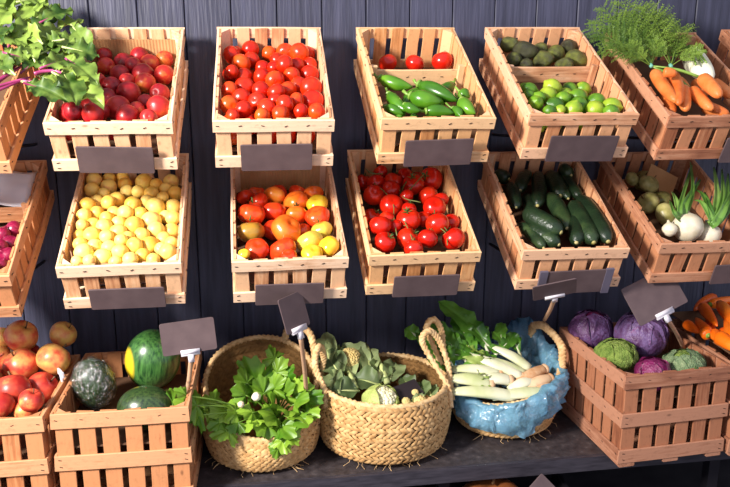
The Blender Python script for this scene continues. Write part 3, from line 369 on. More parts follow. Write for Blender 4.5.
FR = dict(C0=(-.72,1.947,-.18,27.5,-1),C1=(-.323,1.947,-.179,27.4,-1.5),C2=(.072,1.944,-.179,27.7,-1.3),C3=(.493,1.951,-.18,27.9,.2),C4=(.885,1.949,-.175,27.5,-.9),C5=(1.277,1.953,-.186,27,-1.5),C6=(1.675,1.953,-.18,27.5,-1),
R0=(-.727,1.917,-.539,25.8,-.4),R1=(-.32,1.92,-.526,25.6,-.2),R2=(.104,1.927,-.532,24.6,.1),R3=(.457,1.921,-.529,26,-.4),R4=(.879,1.93,-.536,24.6,-2.3),R5=(1.279,1.934,-.534,23,-2.5),
B0=(-.70,1.89,-.902,0,-1.7),B1=(-.342,1.892,-.902,0,-1.7),B5=(1.205,1.906,-.902,0,3.7),B6=(1.560,1.91,-.902,0,1))
def frame(k):
    x, y, z, t, w = FR[k]; t, w = R(t), R(w)
    wx = Vector((math.cos(w), math.sin(w), 0)); dep = Vector((-math.sin(w)*math.cos(t), math.cos(w)*math.cos(t), math.sin(t)))
    return axes((x, y, z+ZC), wx, dep, wx.cross(dep))

TRAY = {}
def crate(k, mat, label, W=.30, D=.50, H=.14, rails=2, nf=6, ns=9, divider=None, liner=None, tray=None, group='slatted wooden crates'):
    root = empty('wooden_crate', frame(k)); tag(root, label, 'crate', group)
    m = 'wood_'+mat; m2 = 'slat_'+mat; T = .007; rh = .034 if rails == 2 else .042; st = .0055
    hs = [-rh/2, -H+rh/2] if rails == 2 else [-rh/2, -H*.5+.004, -H+.012+rh/2]
    foot = 0 if rails == 2 else .012
    for i, h in enumerate(hs):
        put(root, 'rail', board_mesh(W, T, rh, m, 1 if i else 2, 0), (0, T/2, h), 'front', .006)
        put(root, 'rail', board_mesh(W, T, rh, m, 1, 1), (0, D-T/2, h), 'back', .006)
        for s, o in ((-1, 'left'), (1, 'right')):
            put(root, 'rail', board_mesh(D-2*T, T, rh, m, 2, 2), (s*(W/2-T/2), D/2, h), o, .004)
    iw = W-2*T; idp = D-2*T; wf = iw/nf*.76; wsd = (idp-2*st)/ns*.80
    for i in range(nf):
        u = -iw/2+wf/2+(iw-wf)*i/(nf-1)
        put(root, 'slat', board_mesh(H-.003-foot, st, wf, m2, 0, i % 3), (u, T+st/2, -H/2+foot/2+.001+rnd.uniform(-.001, .0015)), 'vfront', .01)
        put(root, 'slat', board_mesh(H-.003-foot, st, wf, m2, 0, (i+1) % 3), (u, D-T-st/2, -H/2+foot/2+.001+rnd.uniform(-.001, .0015)), 'vback', .01)
    for i in range(ns):
        v = T+st+wsd/2+(idp-2*st-wsd)*i/(ns-1)
        for s, o in ((-1, 'vleft'), (1, 'vright')):
            put(root, 'slat', board_mesh(H-.003-foot, st, wsd, m2, 0, i % 3), (s*(W/2-T-st/2), v, -H/2+foot/2+.001+rnd.uniform(-.001, .0025)), o, .012)
    ps = .024; ph = H-.008-foot; pm = post_mesh(ps, ph, m)
    for (u, v, a) in ((-1, 0, 0), (1, 0, 90), (1, 1, 180), (-1, 1, 270)):
        obj('corner_post', pm, root, Matrix.Translation((u*(W/2-T-st), T+st if v == 0 else D-T-st, -H+foot+.008)) @ Matrix.Rotation(R(a), 4, 'Z'))
    nb = 6
    for i in range(nb):
        wb = idp/nb*.88; put(root, 'bottom_board', board_mesh(iw-2*st, .006, wb, m, 0, i % 3), (0, T+wb/2+(idp-wb)*i/(nb-1), -H+foot+.004), 'bottom')
    if foot:
        for u in (-W/2+.03, 0, W/2-.03): put(root, 'foot', board_mesh(D-.004, .012, .05, m, 0, 1), (u, D/2, -H+.006), 'runner')
    if divider:
        for i, (v, hh) in enumerate(divider):
            put(root, 'divider_board', board_mesh(W-2*T-2*st, .006, .05, m, 2, 1), (0, v, hh-.025), 'front')
            for s in (-1, 1): put(root, 'divider_cleat', board_mesh(.115, .012, .020, m, 0, 2), (s*(W/2-T-st-.010), v-.012, -.068), 'vfront')
    if liner:                                                  # corrugated card standing against the back slats
        mb = MB(); n = 60; a, b = liner; w = iw/2-st-.004; rows = []
        for (h, dv) in ((b, 0), (a, 0), (a, .0025), (b, .0025)):
            rows.append([Vector((-w+2*w*j/n, D-T-st-.006-dv+.0006*(-1)**j, h-(.006 if j < 2 or j > n-2 else 0)*(h == a))) for j in range(n+1)])
        mb.grid(rows); obj('card_liner', mb.mesh('card_liner', M_['cardboard'], False), root)
    TRAY[k] = tray or (-H+.01, -H+.01)
    if tray:                                                   # card false bottom under the fruit, its dark colour standing in for shade
        mb = MB(); w = iw/2-st-.002; f0, f1 = tray
        P = [(-w, T+st+.002, f0), (w, T+st+.002, f0), (w, D-T-st-.002, f1), (-w, D-T-st-.002, f1)]
        mb.add(P+[(a, b, c-.004) for a, b, c in P], [(0, 1, 2, 3), (7, 6, 5, 4), (0, 4, 5, 1), (1, 5, 6, 2), (2, 6, 7, 3), (3, 7, 4, 0)])
        obj('card_tray', mb.mesh('card_tray', M_['tray'], False), root)
    return root

# ------------------------------------------------------------------ the setting
SH = ZC-1.188                                 # shelf top
wall_root = empty('wall_back', Matrix.Translation((0, 2.47, 0))); tag(wall_root, kind='structure')
mb = MB(); mb.box((.4, .035, 1.45), (4.2, .03, 2.9)); bk = obj('backing', mb.mesh('wall_backing', M_['dark_back'], False), wall_root)
for i in range(29):
    mb = MB(); rg = random.Random(i); w = .1345; mb.v = []
    c = .0025; z0, z1 = 0, 2.9
    pr = [(-w/2, .02), (-w/2, c), (-w/2+c, 0), (w/2-c, 0), (w/2, c), (w/2, .02)]
    mb.grid([[Vector((x, y, z)) for x, y in pr] for z in (z0, 1, 2, z1)])
    o = obj('plank', mb.mesh('plank', M_['paint'], False), wall_root, Matrix.Translation((-.575+.137*(i-8)-.0685, rg.uniform(-.0015, .0015), 0)))
mb = MB(); mb.box((.4, 1.0, -.02), (4.4, 3.2, .04)); tag(obj('floor', mb.mesh('floor', M_['floor'], False)), kind='structure')

shelf = empty('display_shelf', Matrix.Translation((.4, 1.97, SH))); tag(shelf, 'long dark worn shelf board carrying the baskets and upright crates', 'shelf')
mb = MB(); mb.box((0, .255, -.016), (3.4, .49, .032)); obj('shelf_board', mb.mesh('shelf_board', M_['shelf'], False), shelf)
mb = MB(); mb.box((0, .004, -.024), (3.4, .012, .046)); obj('front_edge', mb.mesh('front_edge', M_['shelf_edge'], False), shelf)
for x in (-1.45, .15, 1.03):
    mb = MB(); mb.box((x, .07, (-SH-.032)/2-.016), (.035, .035, SH-.032)); obj('leg', mb.mesh('leg', M_['steel'], False), shelf)
    mb = MB(); mb.box((x, .26, -.048), (.03, .4, .03)); obj('cross_bar', mb.mesh('cross_bar', M_['steel'], False), shelf)
mb = MB(); mb.box((.60, .10, -.052), (.045, .03, .012)); mb.box((.60, .10, -.062), (.025, .02, .012)); obj('hook_plate', mb.mesh('hook_plate', M_['steel'], False), shelf)

# ------------------------------------------------------------------ crates
NAMES = dict(C0='beet leaves', C1='red plums', C2='small red tomatoes', C3='green peppers', C4='limes and avocados', C5='bunched carrots', C6='', R0='red onions', R1='yellow plums', R2='mixed tomatoes', R3='vine tomatoes', R4='cucumbers', R5='white onions and squash')
CR = {}
CR['C0'] = crate('C0', 'tan', 'tan slatted crate under the big bunch of beet leaves, tilted on the wall', tray=(-.10, -.10))
CR['C1'] = crate('C1', 'pale', 'pale slatted crate of dark red plums with cardboard at its back', liner=(-.028, -.12), tray=(-.10, -.125))
CR['C2'] = crate('C2', 'pale', 'pale slatted crate heaped with small bright red tomatoes', tray=(-.095, -.128))
CR['C3'] = crate('C3', 'honey', 'honey coloured crate with a divider, green peppers in front of three tomatoes', divider=[(.30, -.030)], tray=(-.085, -.128))
CR['C4'] = crate('C4', 'rose', 'pinkish slatted crate with a divider between limes and avocados', divider=[(.292, -.022)], tray=(-.085, -.125))
CR['C5'] = crate('C5', 'red', 'reddish slatted crate holding bunched carrots with feathery tops', tray=(-.075, -.09))
CR['C6'] = crate('C6', 'red', 'reddish empty slatted crate beside the bunched carrots, only a corner showing')
CR['R0'] = crate('R0', 'tan', 'tan slatted crate of red onions with white paper behind a divider', divider=[(.315, -.03)], tray=(-.095, -.11))
CR['R1'] = crate('R1', 'pale', 'pale slatted crate filled with small yellow plums', tray=(-.07, -.105))
CR['R2'] = crate('R2', 'pale', 'pale slatted crate of big orange, red and yellow tomatoes with card behind', liner=(-.012, -.12), tray=(-.085, -.115))
CR['R3'] = crate('R3', 'honey', 'honey coloured slatted crate of red tomatoes on the vine', tray=(-.085, -.115))
CR['R4'] = crate('R4', 'rose', 'pinkish slatted crate of dark green cucumbers', tray=(-.085, -.12))
CR['R5'] = crate('R5', 'red', 'reddish slatted crate of white onions with green tops and squash', tray=(-.10, -.131))
big = dict(W=.345, D=.414, H=.286, rails=3, nf=6, ns=7, group='upright crates on the shelf')
CR['B0'] = crate('B0', 'tan', 'deep tan slatted crate heaped with apples on the shelf', tray=(-.125, -.10), **big)
CR['B1'] = crate('B1', 'tan', 'deep tan slatted crate holding three watermelons on the shelf', tray=(-.10, -.08), **big)
CR['B5'] = crate('B5', 'brown', 'deep red-brown slatted crate of red and savoy cabbages on the shelf', tray=(-.085, -.075), **big)
CR['B6'] = crate('B6', 'brown', 'deep red-brown slatted crate heaped with loose orange carrots', tray=(.015, .03), **big)
# wall brackets that carry the tilted crates
for k in ('C0','C1','C2','C3','C4','C5','C6','R0','R1','R2','R3','R4','R5'):
    F = frame(k); br = empty('crate_bracket', F); tag(br, 'dark steel bracket fixed to the wall under a tilted crate', 'bracket', 'wall brackets under the tilted crates')
    for u in (-.09, .09):
        mb = MB(); mb.box((u, .27, -.1465), (.018, .40, .006)); obj('arm', mb.mesh('bracket_arm', M_['steel'], False), br)
        a = F @ Vector((u, .12, -.1495)); tz = F @ Vector((u, .46, -.1495)); e = Vector((tz.x, 2.464, a.z-.03))
        Fi = F.inverted(); mb = MB(); mb.tube([Fi @ a, Fi @ e], .005, 6); obj('strut', mb.mesh('bracket_strut', M_['steel']), br)
    p = Fi @ Vector((F.translation.x, 2.464, (F @ Vector((0, .46, -.15))).z-.03))
    mb = MB(); mb.box((0, 0, 0), (.15, .008, .04), 0, F.to_3x3().inverted()); mb.v = [tuple(Vector(q)+p) for q in mb.v]; obj('wall_plate', mb.mesh('wall_plate', M_['steel'], False), br)

# ------------------------------------------------------------------ slate tags on the crates
def slate_mesh(w, h, t=.004, cr=.004):
    mb = MB(); ring = []
    for cx, cz, a0 in ((w/2-cr, h/2-cr, 0), (-w/2+cr, h/2-cr, 90), (-w/2+cr, -h/2+cr, 180), (w/2-cr, -h/2+cr, 270)):
        for j in range(4): a = R(a0+30*j); ring.append((cx+cr*math.cos(a), cz+cr*math.sin(a)))
    n = len(ring); e = .0006
    rows = [[Vector((x*(1-2*e/w), -t/2, z*(1-2*e/h))) for x, z in ring], [Vector((x, -t/2+e, z)) for x, z in ring], [Vector((x, t/2, z)) for x, z in ring]]
    mb.grid(rows, True); mb.f += [tuple(reversed(range(n))), tuple(2*n+k for k in range(n))]; mb.m += [0, 0]
    return mb
def crate_tag(k, u, h, w, hh, tilt, what, roll=0):
    F = frame(k); m = F @ Matrix.Translation((u, -.0105, h)) @ Matrix.Rotation(R(tilt), 4, 'X') @ Matrix.Rotation(R(roll), 4, 'Y')
    rt = empty('price_board', m); tag(rt, 'blank dark slate price board on the front of the crate of '+what, 'price board', 'slate boards on the crate fronts')
    obj('slate', slate_mesh(w, hh).mesh('slate', M_['slate'], False), rt)
    mb = MB(); mb.box((-w*.3, .005, -hh*.1), (.02, .006, .02)); mb.box((w*.3, .005, -hh*.1), (.02, .006, .02)); obj('hanger', mb.mesh('hanger', M_['steel'], False), rt)
    return rt
for k, u, h, w, hh, t, ro in (('C1', .005, -.102, .182, .068, 0, 2), ('C2', .005, -.104, .180, .070, 0, 0), ('C3', .008, -.100, .182, .072, 0, -1), ('C4', .012, -.102, .192, .072, 0, 1.0), ('C5', .128, -.104, .185, .072, 0, 0),
                              ('R1', .01, -.103, .185, .060, 0, .5), ('R2', -.003, -.108, .180, .062, 0, 1), ('R3', .010, -.105, .180, .065, 0, .5), ('R4', .012, -.108, .172, .072, 0, -1), ('R5', .118, -.105, .18, .06, 0, -2)):
    hh *= 1.14; h += .001
    r = crate_tag(k, u, h, w, hh, t, NAMES[k], ro)
    if k == 'R4':                                             # this board stands in a grey frame
        for s in (-1, 1):
            mb = MB(); mb.box((s*(w/2+.008), -.001, 0), (.022, .007, hh+.006)); obj('side_frame', mb.mesh('side_frame', plain('grey_frame_%d' % s, (96, 90, 104), .4), False), r)

# ------------------------------------------------------------------ fruit
def sph_prof(n=12, top=0., bot=0., tw=.35, sq=1.):
    out = []
    for i in range(n+1):
        a = -PI/2+PI*i/n; r = math.cos(a); z = math.sin(a)*sq
        if z > 0 and top: z -= top*math.exp(-(r/tw)**2)
        if z < 0 and bot: z += bot*math.exp(-(r/tw)**2)
        out.append((max(r, .001), z))
    return out
FM = {}
def fruit(kind, prof, mat, fn=None, n=20): FM[kind] = revolve(prof, n, fn).mesh(kind, M_[mat])
fruit('tomato', sph_prof(12, .16, .04, .3, .9), 'tomato')
fruit('vine_tomato', sph_prof(14, .16, .03, .3, .9), 'vine_tomato', n=24)
groove = lambda a, i: 1-.07*math.exp(-(min(abs(a-PI), 2*PI)/.22)**2)
fruit('plum', sph_prof(14, .18, .05, .25, .97), 'plum', groove, 24)
fruit('yellow_plum', sph_prof(12, .14, .02, .25, .97), 'yellow', groove)
for i in range(5): fruit('mix%d' % i, sph_prof(14, .22, .05, .35, .80), 'mix%d' % i, lambda a, i: 1+.035*math.cos(5*a+.6), 30)
FM['onion'] = revolve([(.001, -.95), (.3, -.9), (.68, -.68), (.94, -.3), (1, .05), (.9, .42), (.62, .70), (.3, .86), (.16, 1.0), (.12, 1.2), (.001, 1.22)], 22).mesh('onion', M_['onion'])
lp = [(max(r, .001), z*1.06) for r, z in sph_prof(14)]; lp = [(.001, -1.22), (.10, -1.17), (.26, -1.03)]+lp[3:-3]+[(.26, 1.03), (.12, 1.17), (.001, 1.2)]
fruit('lime', lp, 'lime')
FM['avocado'] = revolve([(.001, -1.), (.4, -.93), (.75, -.68), (.95, -.3), (.98, .05), (.88, .42), (.70, .78), (.52, 1.08), (.32, 1.28), (.12, 1.36), (.001, 1.36)], 20).mesh('avocado', M_['avocado'])
fruit('apple', sph_prof(16, .30, .22, .30, .95), 'apple', lambda a, i: 1+.02*math.cos(5*a), 26)
fruit('squash', sph_prof(12, .12, .08, .3, .82), 'squash', lambda a, i: 1+.02*math.cos(9*a), 36)
FM['white_onion'] = revolve([(.001, -.95), (.3, -.9), (.68, -.68), (.94, -.3), (1, .05), (.92, .42), (.66, .72), (.36, .9), (.2, 1.06), (.16, 1.3), (.001, 1.32)], 24).mesh('white_onion', M_['white_onion'])
# small parts
mb = MB(); mb.tube([(0, 0, .68), (.03, .01, .9), (.10, .03, 1.12)], [.05, .045, .06], 6); FM['stem'] = mb.mesh('stem', M_['stem_brown'])
mb = MB()
for i in range(5):
    a = 2*PI*i/5; c, s = math.cos(a), math.sin(a); P = lambda r, w, z: (r*c-w*s, r*s+w*c, z)
    mb.add([P(.0, 0, .80), P(.22, -.08, .86), P(.25, 0, .90), P(.22, .08, .86), P(.52, 0, .98)], [(0, 1, 2), (0, 2, 3), (1, 4, 2), (2, 4, 3)])
mb.tube([(0, 0, .76), (.05, .02, 1.0), (.14, .03, 1.2)], .05, 5); FM['calyx'] = mb.mesh('calyx', M_['calyx'])
mb = MB(); mb.tube([(0, 0, 1.3), (0, 0, 1.42)], [.10, .07], 6); FM['nub'] = mb.mesh('nub', M_['stem_brown'])

def place(kind, name, pile, k, label, cat, group, part=None, tilt=.6, part_p=1., updir=None, sq=None):
    F = frame(k); out = []
    for e in pile:
        u, v, h, r = e[:4]; kd = kind if isinstance(kind, str) else kind(e)
        m = Matrix.Translation(F @ Vector((u, v, h))) @ (rand_rot(tilt) if updir is None else updir()) @ Matrix.Scale(r, 4)
        if sq: m = m @ Matrix.Diagonal((*[rnd.uniform(1-s, 1+s) for s in (sq, sq, sq)], 1))
        lb, ct, gp = (label, cat, group) if not callable(label) else label(e)
        if part and rnd.random() < part_p:
            o = obj(name, FM[kd], None, m); obj(part[0], FM[part[1]], o)
        else: o = obj(name, FM[kd], None, m)
        tag(o, lb, ct, gp); out.append(o)
    return out
def under(pile, k, r, drop, h0, h1, W=.3, D=.5, v0=.02, v1=None, jit=.15, code=()):
    """a second layer of the same fruit between and below those on top"""
    res = []; v1 = v1 or D-.02; row = 0; v = v0+r
    while v < v1-r:
        u = -W/2+.02+r+(r if row % 2 else 0)
        while u < W/2-.02-r:
            q = Vector((u+rnd.uniform(-jit, jit)*r, v+rnd.uniform(-jit, jit)*r, h0+(h1-h0)*v/D-r-drop))
            ty = TRAY[k][0]+(TRAY[k][1]-TRAY[k][0])*v/D
            if q.z-r < ty: q.z = ty+r
            if all((q-Vector(p[:3])).length > .93*(r+p[3]) for p in pile+res): res.append((q.x, q.y, q.z, r)+code)
            u += 2.02*r
        v += 1.78*r; row += 1
    return res
def pile_of(kind, name, key, k, label, cat, group, r, drops, h0, h1, **kw):
    ukw = {a: kw.pop(a) for a in ('W', 'D', 'v0', 'v1', 'code') if a in kw}
    p = list(PILE[key])
    for d in drops: p += under(p, k, r, d, h0, h1, **ukw)
    return place(kind, name, p, k, label, cat, group, **kw)
pile_of('plum', 'plum', 'C1', 'C1', 'round dark red plum in the crate with cardboard behind', 'plum', 'red plums in the crate', .025, (.03,), .010, -.055, tilt=2.5, part=('stem', 'stem'), part_p=.15)
pile_of('tomato', 'tomato', 'C2', 'C2', 'small bright red tomato in the heap beside the plum crate', 'tomato', 'small red tomatoes in the crate', .0235, (.028, .06), .014, -.05, tilt=2.5)
pile_of('yellow_plum', 'yellow_plum', 'R1', 'R1', 'small yellow plum in the crate below the red plums', 'plum', 'yellow plums in the crate', .020, (.024,), .008, -.03, tilt=2.5)
def mixlab(e):
    c = ['red-orange', 'orange', 'yellow', 'yellow-green', 'green-brown'][e[4]]
    return ('large ribbed %s tomato in the crate of mixed tomatoes' % c, 'tomato', c+' tomatoes in the mixed crate')
pile_of(lambda e: 'mix%d' % e[4], 'ribbed_tomato', 'R2', 'R2', mixlab, None, None, .029, (.036,), .01, -.025, tilt=.7, code=(0,), part=('calyx', 'calyx'), part_p=.2)
vt = pile_of('vine_tomato', 'vine_tomato', 'R3', 'R3', 'glossy red tomato on the vine, in the honey coloured crate', 'tomato', 'vine tomatoes in the crate', .028, (.033,), .014, -.03, tilt=.9, part=('calyx', 'calyx'), part_p=.62)
place('vine_tomato', 'tomato', PILE['C3t'], 'C3', 'red tomato behind the divider of the green pepper crate', 'tomato', 'three tomatoes behind the peppers', tilt=.5)
place('lime', 'lime', PILE['C4l']+under(PILE['C4l'], 'C4', .022, .026, -.006, -.03, v1=.28), 'C4', 'green lime in the front half of the divided crate', 'lime', 'limes in the crate', tilt=2.5)
place('avocado', 'avocado', [(a, b, c, r*.95) for a, b, c, r in PILE['C4a']], 'C4', 'dark green avocado behind the divider above the limes', 'avocado', 'avocados in the crate', tilt=0,
      updir=lambda: Matrix.Rotation(rnd.uniform(-1, 1)+(PI if rnd.random() < .5 else 0), 4, 'Z') @ Matrix.Rotation(R(90)+rnd.uniform(-.25, .25), 4, 'Y'), part=('nub', 'nub'))
place('onion', 'red_onion', PILE['R0'], 'R0', 'glossy purple-red onion in the tan crate', 'onion', 'red onions in the crate', tilt=1.2)
place('squash', 'round_squash', PILE['R5s'], 'R5', 'round mottled green squash along the side of the white onion crate', 'squash', 'green squash beside the white onions', tilt=.9, part=('stem', 'stem'))
pile_of('apple', 'apple', 'B0', 'B0', 'red and yellow apple in the heap on the deep crate', 'apple', 'apples heaped in the crate', .036, (.018, .06), .03, .06, W=.345, D=.414, tilt=.9, part=('stem', 'stem'))

# white paper behind the onions
F = frame('R0'); mb = MB(); rows = []
for i in range(9):
    rows.append([F @ Vector((-.125+.25*j/14, .325+.15*i/8, -.028+.004*math.sin(j*.9)+.006*math.sin(i*.8+j*.3)+(.0 if i < 7 else .01))) for j in range(15)])
mb.grid(rows); o = obj('paper_sheet', mb.mesh('paper_sheet', M_['paper'])); tag(o, 'white paper sheet lying behind the divider of the onion crate', 'paper')
sm = o.modifiers.new('thickness', 'SOLIDIFY'); sm.thickness = .0012

# tomato vines
F = frame('R3')
for pts in ([(-.085, .36, -.028), (-.06, .30, -.02), (-.045, .25, -.025), (-.055, .18, -.018), (-.06, .10, -.016)], [(.04, .40, -.02), (.0, .34, -.03), (-.01, .28, -.024), (.035, .25, -.02)], [(.07, .38, -.01), (.03, .33, -.015), (.0, .30, -.02)],
            [(.05, .15, -.02), (.075, .10, -.012), (.07, .05, -.014)], [(-.03, .16, -.012), (-.025, .10, -.008), (-.02, .045, -.012)], [(-.10, .44, -.03), (-.085, .40, -.02), (-.05, .41, -.03)]):
    c = bez(pts, 14); mb = MB(); mb.tube([F @ p for p in c], .0016, 6)
    for i in (3, 7, 11): mb.tube([F @ c[i], F @ (c[i]+Vector((rnd.uniform(-.012, .012), rnd.uniform(-.01, .01), -.004)))], .0011, 5)
    o = obj('tomato_vine', mb.mesh('tomato_vine', M_['vine'])); tag(o, 'thin green tomato vine stem lying over the vine tomatoes', 'stem', 'vine stems on the tomatoes')

# ------------------------------------------------------------------ long vegetables
def spine(a, b, r, sag, n=10):
    a, b = Vector(a), Vector(b); d = (b-a); L = d.length; d.normalize(); s = d.cross(Vector((0, 0, 1))).normalized()
    return [a+d*L*t+s*sag*L*math.sin(PI*t) for t in (i/n for i in range(n+1))], L
def long_veg(name, mats, k, e, label, cat, group, prof, sag=0, ext=True, tip=None, cap=None, stemlen=0):
    F = frame(k); a, b = Vector(e[:3]), Vector(e[3:6]); r = e[6]; d = (b-a).normalized()
    c, L = spine(a, b, r, sag, len(prof)-1); c = [F @ p for p in c]; org = c[len(c)//2].copy()
    mb = MB(); mb.tube([p-org for p in c], [max(.0005, r*q) for q in prof], 14)
    o = obj(name, mb.mesh(name, mats), None, Matrix.Translation(org)); tag(o, label, cat, group)
    if tip:
        mb = MB(); t = (c[-1]-c[-2]).normalized(); mb.tube([c[-1]-org-t*.001, c[-1]-org+t*.003], [r*.30, r*.12], 8); obj('blossom_end', mb.mesh('blossom_end', tip), o)
    if cap:
        t = (c[0]-c[1]).normalized(); p0 = c[0]-org; mb = MB(); bend = Vector((rnd.uniform(-.4, .4), rnd.uniform(-.4, .1), .5))
        mb.tube([p0-t*.004, p0+t*.001], [r*.62, r*.5], 9); mb.tube([p0, p0+t*stemlen*.5, p0+(t+bend*.5)*stemlen], [r*.22, r*.17, r*.2], 7); obj('stalk', mb.mesh('stalk', cap), o)
    return o
PEP = [.25, .62, .85, .97, 1, .98, .92, .80, .62, .40, .12]
for i, e in enumerate(list(PILE['P3'])+[(-e[0]*.9, e[1]+.01, e[2]-.026, -e[3]*.9, e[4]+.01, e[5]-.026, e[6]*.9) for e in PILE['P3']]):
    long_veg('green_pepper', M_['pepper'], 'C3', e, 'long glossy green pepper in front of the crate divider', 'pepper', 'green peppers in the crate', PEP, rnd.uniform(-.12, .12), cap=M_['green_stem'], stemlen=.022)
CUK = [.35, .78, .93, .98, 1, 1, .99, .97, .93, .78, .30]
for i, e in enumerate(PILE['R4']):
    long_veg('cucumber', M_['cuke'], 'R4', e[:6]+(e[6]*.92,), 'dark green cucumber lying in the pinkish crate', 'cucumber', 'cucumbers in the crate', CUK, rnd.uniform(-.06, .06), tip=M_['cuke_tip'])
CAR = [.55, .95, 1, .97, .92, .86, .78, .68, .55, .36, .08]
for i, e in enumerate(PILE['B6']):
    long_veg('carrot', M_['bare_carrot'], 'B6', e, 'bare bright orange carrot in the loose heap', 'carrot', 'loose carrots in the crate', CAR if i % 3 else CAR[::-1], rnd.uniform(-.04, .04), cap=M_['green_stem'] if i % 3 else None, stemlen=.004)

# ------------------------------------------------------------------ leaves
def blade(L, Wd, peak=.55, ruffle=.0, freq=5, fold=.25, bend=.4, lobes=0, nl=5, nt=16, ns=8, seed=0, cup=0, power=.8):
    """leaf blade: base at the origin, tip along +Y, upper face +Z"""
    rg = random.Random(seed); ph = [rg.uniform(0, 6.28) for _ in range(4)]; rows = []; y = z = 0; ang = bend*.5; st = L/nt
    for i in range(nt+1):
        t = i/nt; w = Wd*max(.02, math.sin(PI*t**(math.log(.5)/math.log(peak))))**power
        row = []
        for j in range(-ns, ns+1):
            s = j/ns; lob = 1+lobes*(math.sin(nl*PI*t*2+ph[0 if j < 0 else 1])-.4)*(abs(s) > .5)*abs(s)
            x = s*w*lob; e = abs(s)**1.6
            zz = fold*abs(x)+ruffle*e*math.sin(freq*2*PI*t+ph[2]+(0 if j < 0 else 1.7))+ruffle*.4*e*math.sin(freq*4.7*PI*t+ph[3])+cup*(s*s)*w-.06*Wd*math.exp(-(s/.12)**2)
            row.append(Vector((x, y-math.sin(ang)*zz*.0, z+zz)))
        rows.append(row); y += math.cos(ang)*st; z += math.sin(ang)*st; ang -= bend/nt
    mb = MB(); mb.grid(rows); return mb
def leaf_matrix(a, b, up):
    a, b = Vector(a), Vector(b); y = (b-a).normalized(); x = y.cross(Vector(up)).normalized(); z = x.cross(y)
    return axes(a, x, y, z), (b-a).length
def palmate(r, seed):
    """celery leaf: three to five toothed lobes around a short stalk"""
    rg = random.Random(seed); nA = 48; nr = 5; rows = []; p0 = rg.uniform(0, 6); p1 = rg.uniform(0, 6)
    for i in range(nr+1):
        row = []
        for k in range(nA+1):
            a = -PI*.86+2*PI*.86*k/nA
            out = (.55+.45*abs(math.cos(1.55*a))**.8)*(1+.10*math.sin(15*a+p0))*(1-.12*abs(a)/PI)
            q = i/nr; rad = r*out*q
            row.append(Vector((rad*math.sin(a), rad*math.cos(a)+r*.35, r*(.18*q*q*math.sin(3*a+p1)+.10*q*math.sin(7*a+p0)-.25*q*q))))
        rows.append(row)
    mb = MB(); mb.grid(rows); return mb

# ---- beet greens
CAMP = Vector((0, 0, ZC))
bb = empty('beet_bunch', frame('C0') @ Matrix.Translation((.05, .12, -.05))); tag(bb, 'big bunch of ruffled green beet leaves with purple stems', 'beet greens')
bbi = bb.matrix_world.inverted()
for i, e in enumerate(LEAF['beet']):
    a, b = W3(e[:3]), W3(e[3:6]); wd = e[6]
    m, L = leaf_matrix(a, b, (CAMP-a).normalized()*.55+Vector((rnd.uniform(-.6, .6), -.2, .7+rnd.uniform(-.2, .3))))
    o = obj('leaf', blade(L*1.12, wd*1.05, .5, wd*.28, 3.0, .2, .7, .10, 5, 18, 8, i).mesh('beet_leaf', M_['beet_leaf']), bb, bbi @ m)
    mb = MB(); mb.tube([(0, -.01, -.001), (0, L*.5, L*.07), (0, L*.95, -.0)], [.0028, .0018, .0006], 6); obj('rib', mb.mesh('rib', M_['rib_pale'] if i % 3 else M_['beet_stem']), o)
for e in LEAF['beet_stem']:
    pts = [bbi @ W3(e[i:i+3]) for i in range(0, len(e), 3)]
    mb = MB(); c = bez(pts, 12); mb.tube(c, [.0052-.0025*i/12 for i in range(13)], 8); obj('stem', mb.mesh('stem', M_['beet_stem']), bb)
mb = MB()
for i in range(5): pass
for u, v in ((-.02, .05), (.05, .09), (-.06, .12), (.02, .16)):
    o = obj('root', revolve([(.001, -1.5), (.12, -1.2), (.5, -.75), (.9, -.2), (.95, .2), (.7, .65), (.3, .85), (.001, .88)], 16).mesh('beet_root', M_['beet_stem']), bb, Matrix.Translation((u-.09, v-.05, 0)) @ Matrix.Rotation(R(70), 4, 'Y') @ Matrix.Scale(.03, 4))
# curled yellow leaf end in the bunch
p = bbi @ W3((-.615, 2.14, -.035)); mb = MB()
mb.tube([p+Vector((.013*math.cos(a), .004*math.sin(2*a), .013*math.sin(a))) for a in [2*PI*k/20 for k in range(20)]], .0045, 7, False); obj('curled_leaf', mb.mesh('curled_leaf', plain('yellow_leaf', (214, 206, 70), .5)), bb)

# ---- bunched carrots with fronds
def frond(a, b, seed, up):
    rg = random.Random(seed); a, b = Vector(a), Vector(b); d = (b-a); L = d.length; side = d.cross(up).normalized(); nrm = side.cross(d).normalized()
    c = bez([a, a+d*.5+nrm*L*.10, b+nrm*L*rg.uniform(-.06, .06)], 14); mb = MB(); mb.tube(c, [.0015-.0009*i/14 for i in range(15)], 5)
    dn = d.normalized(); n = 18
    for i in range(n):
        t = .30+.70*i/n; p = c[min(14, int(t*14))]
        for s in (-1, 1):
            bl = L*.20*math.sin(PI*(.12+.80*(1-t)))*rg.uniform(.7, 1.2)+.006
            bd = (dn*.75+side*s*rg.uniform(.6, 1.1)+nrm*rg.uniform(-.5, .5)).normalized()
            q = p+bd*bl; mb.tube([p, q], [.0006, .0004], 3, False)
            for k in range(7):
                u = (k+1)/7; pp = p+bd*bl*u
                for s2 in (-1, 1):
                    ld = (bd*.8+bd.cross(nrm)*s2*rg.uniform(.5, 1)+nrm*rg.uniform(-.5, .5)).normalized(); ll = rg.uniform(.004, .009)*(1.2-.5*u); wv = ld.cross(nrm).normalized()*.0011
                    mb.add([pp, pp+ld*ll*.5+wv, pp+ld*ll, pp+ld*ll*.5-wv], [(0, 1, 2, 3)])
    return mb
F5 = frame('C5'); cb = []
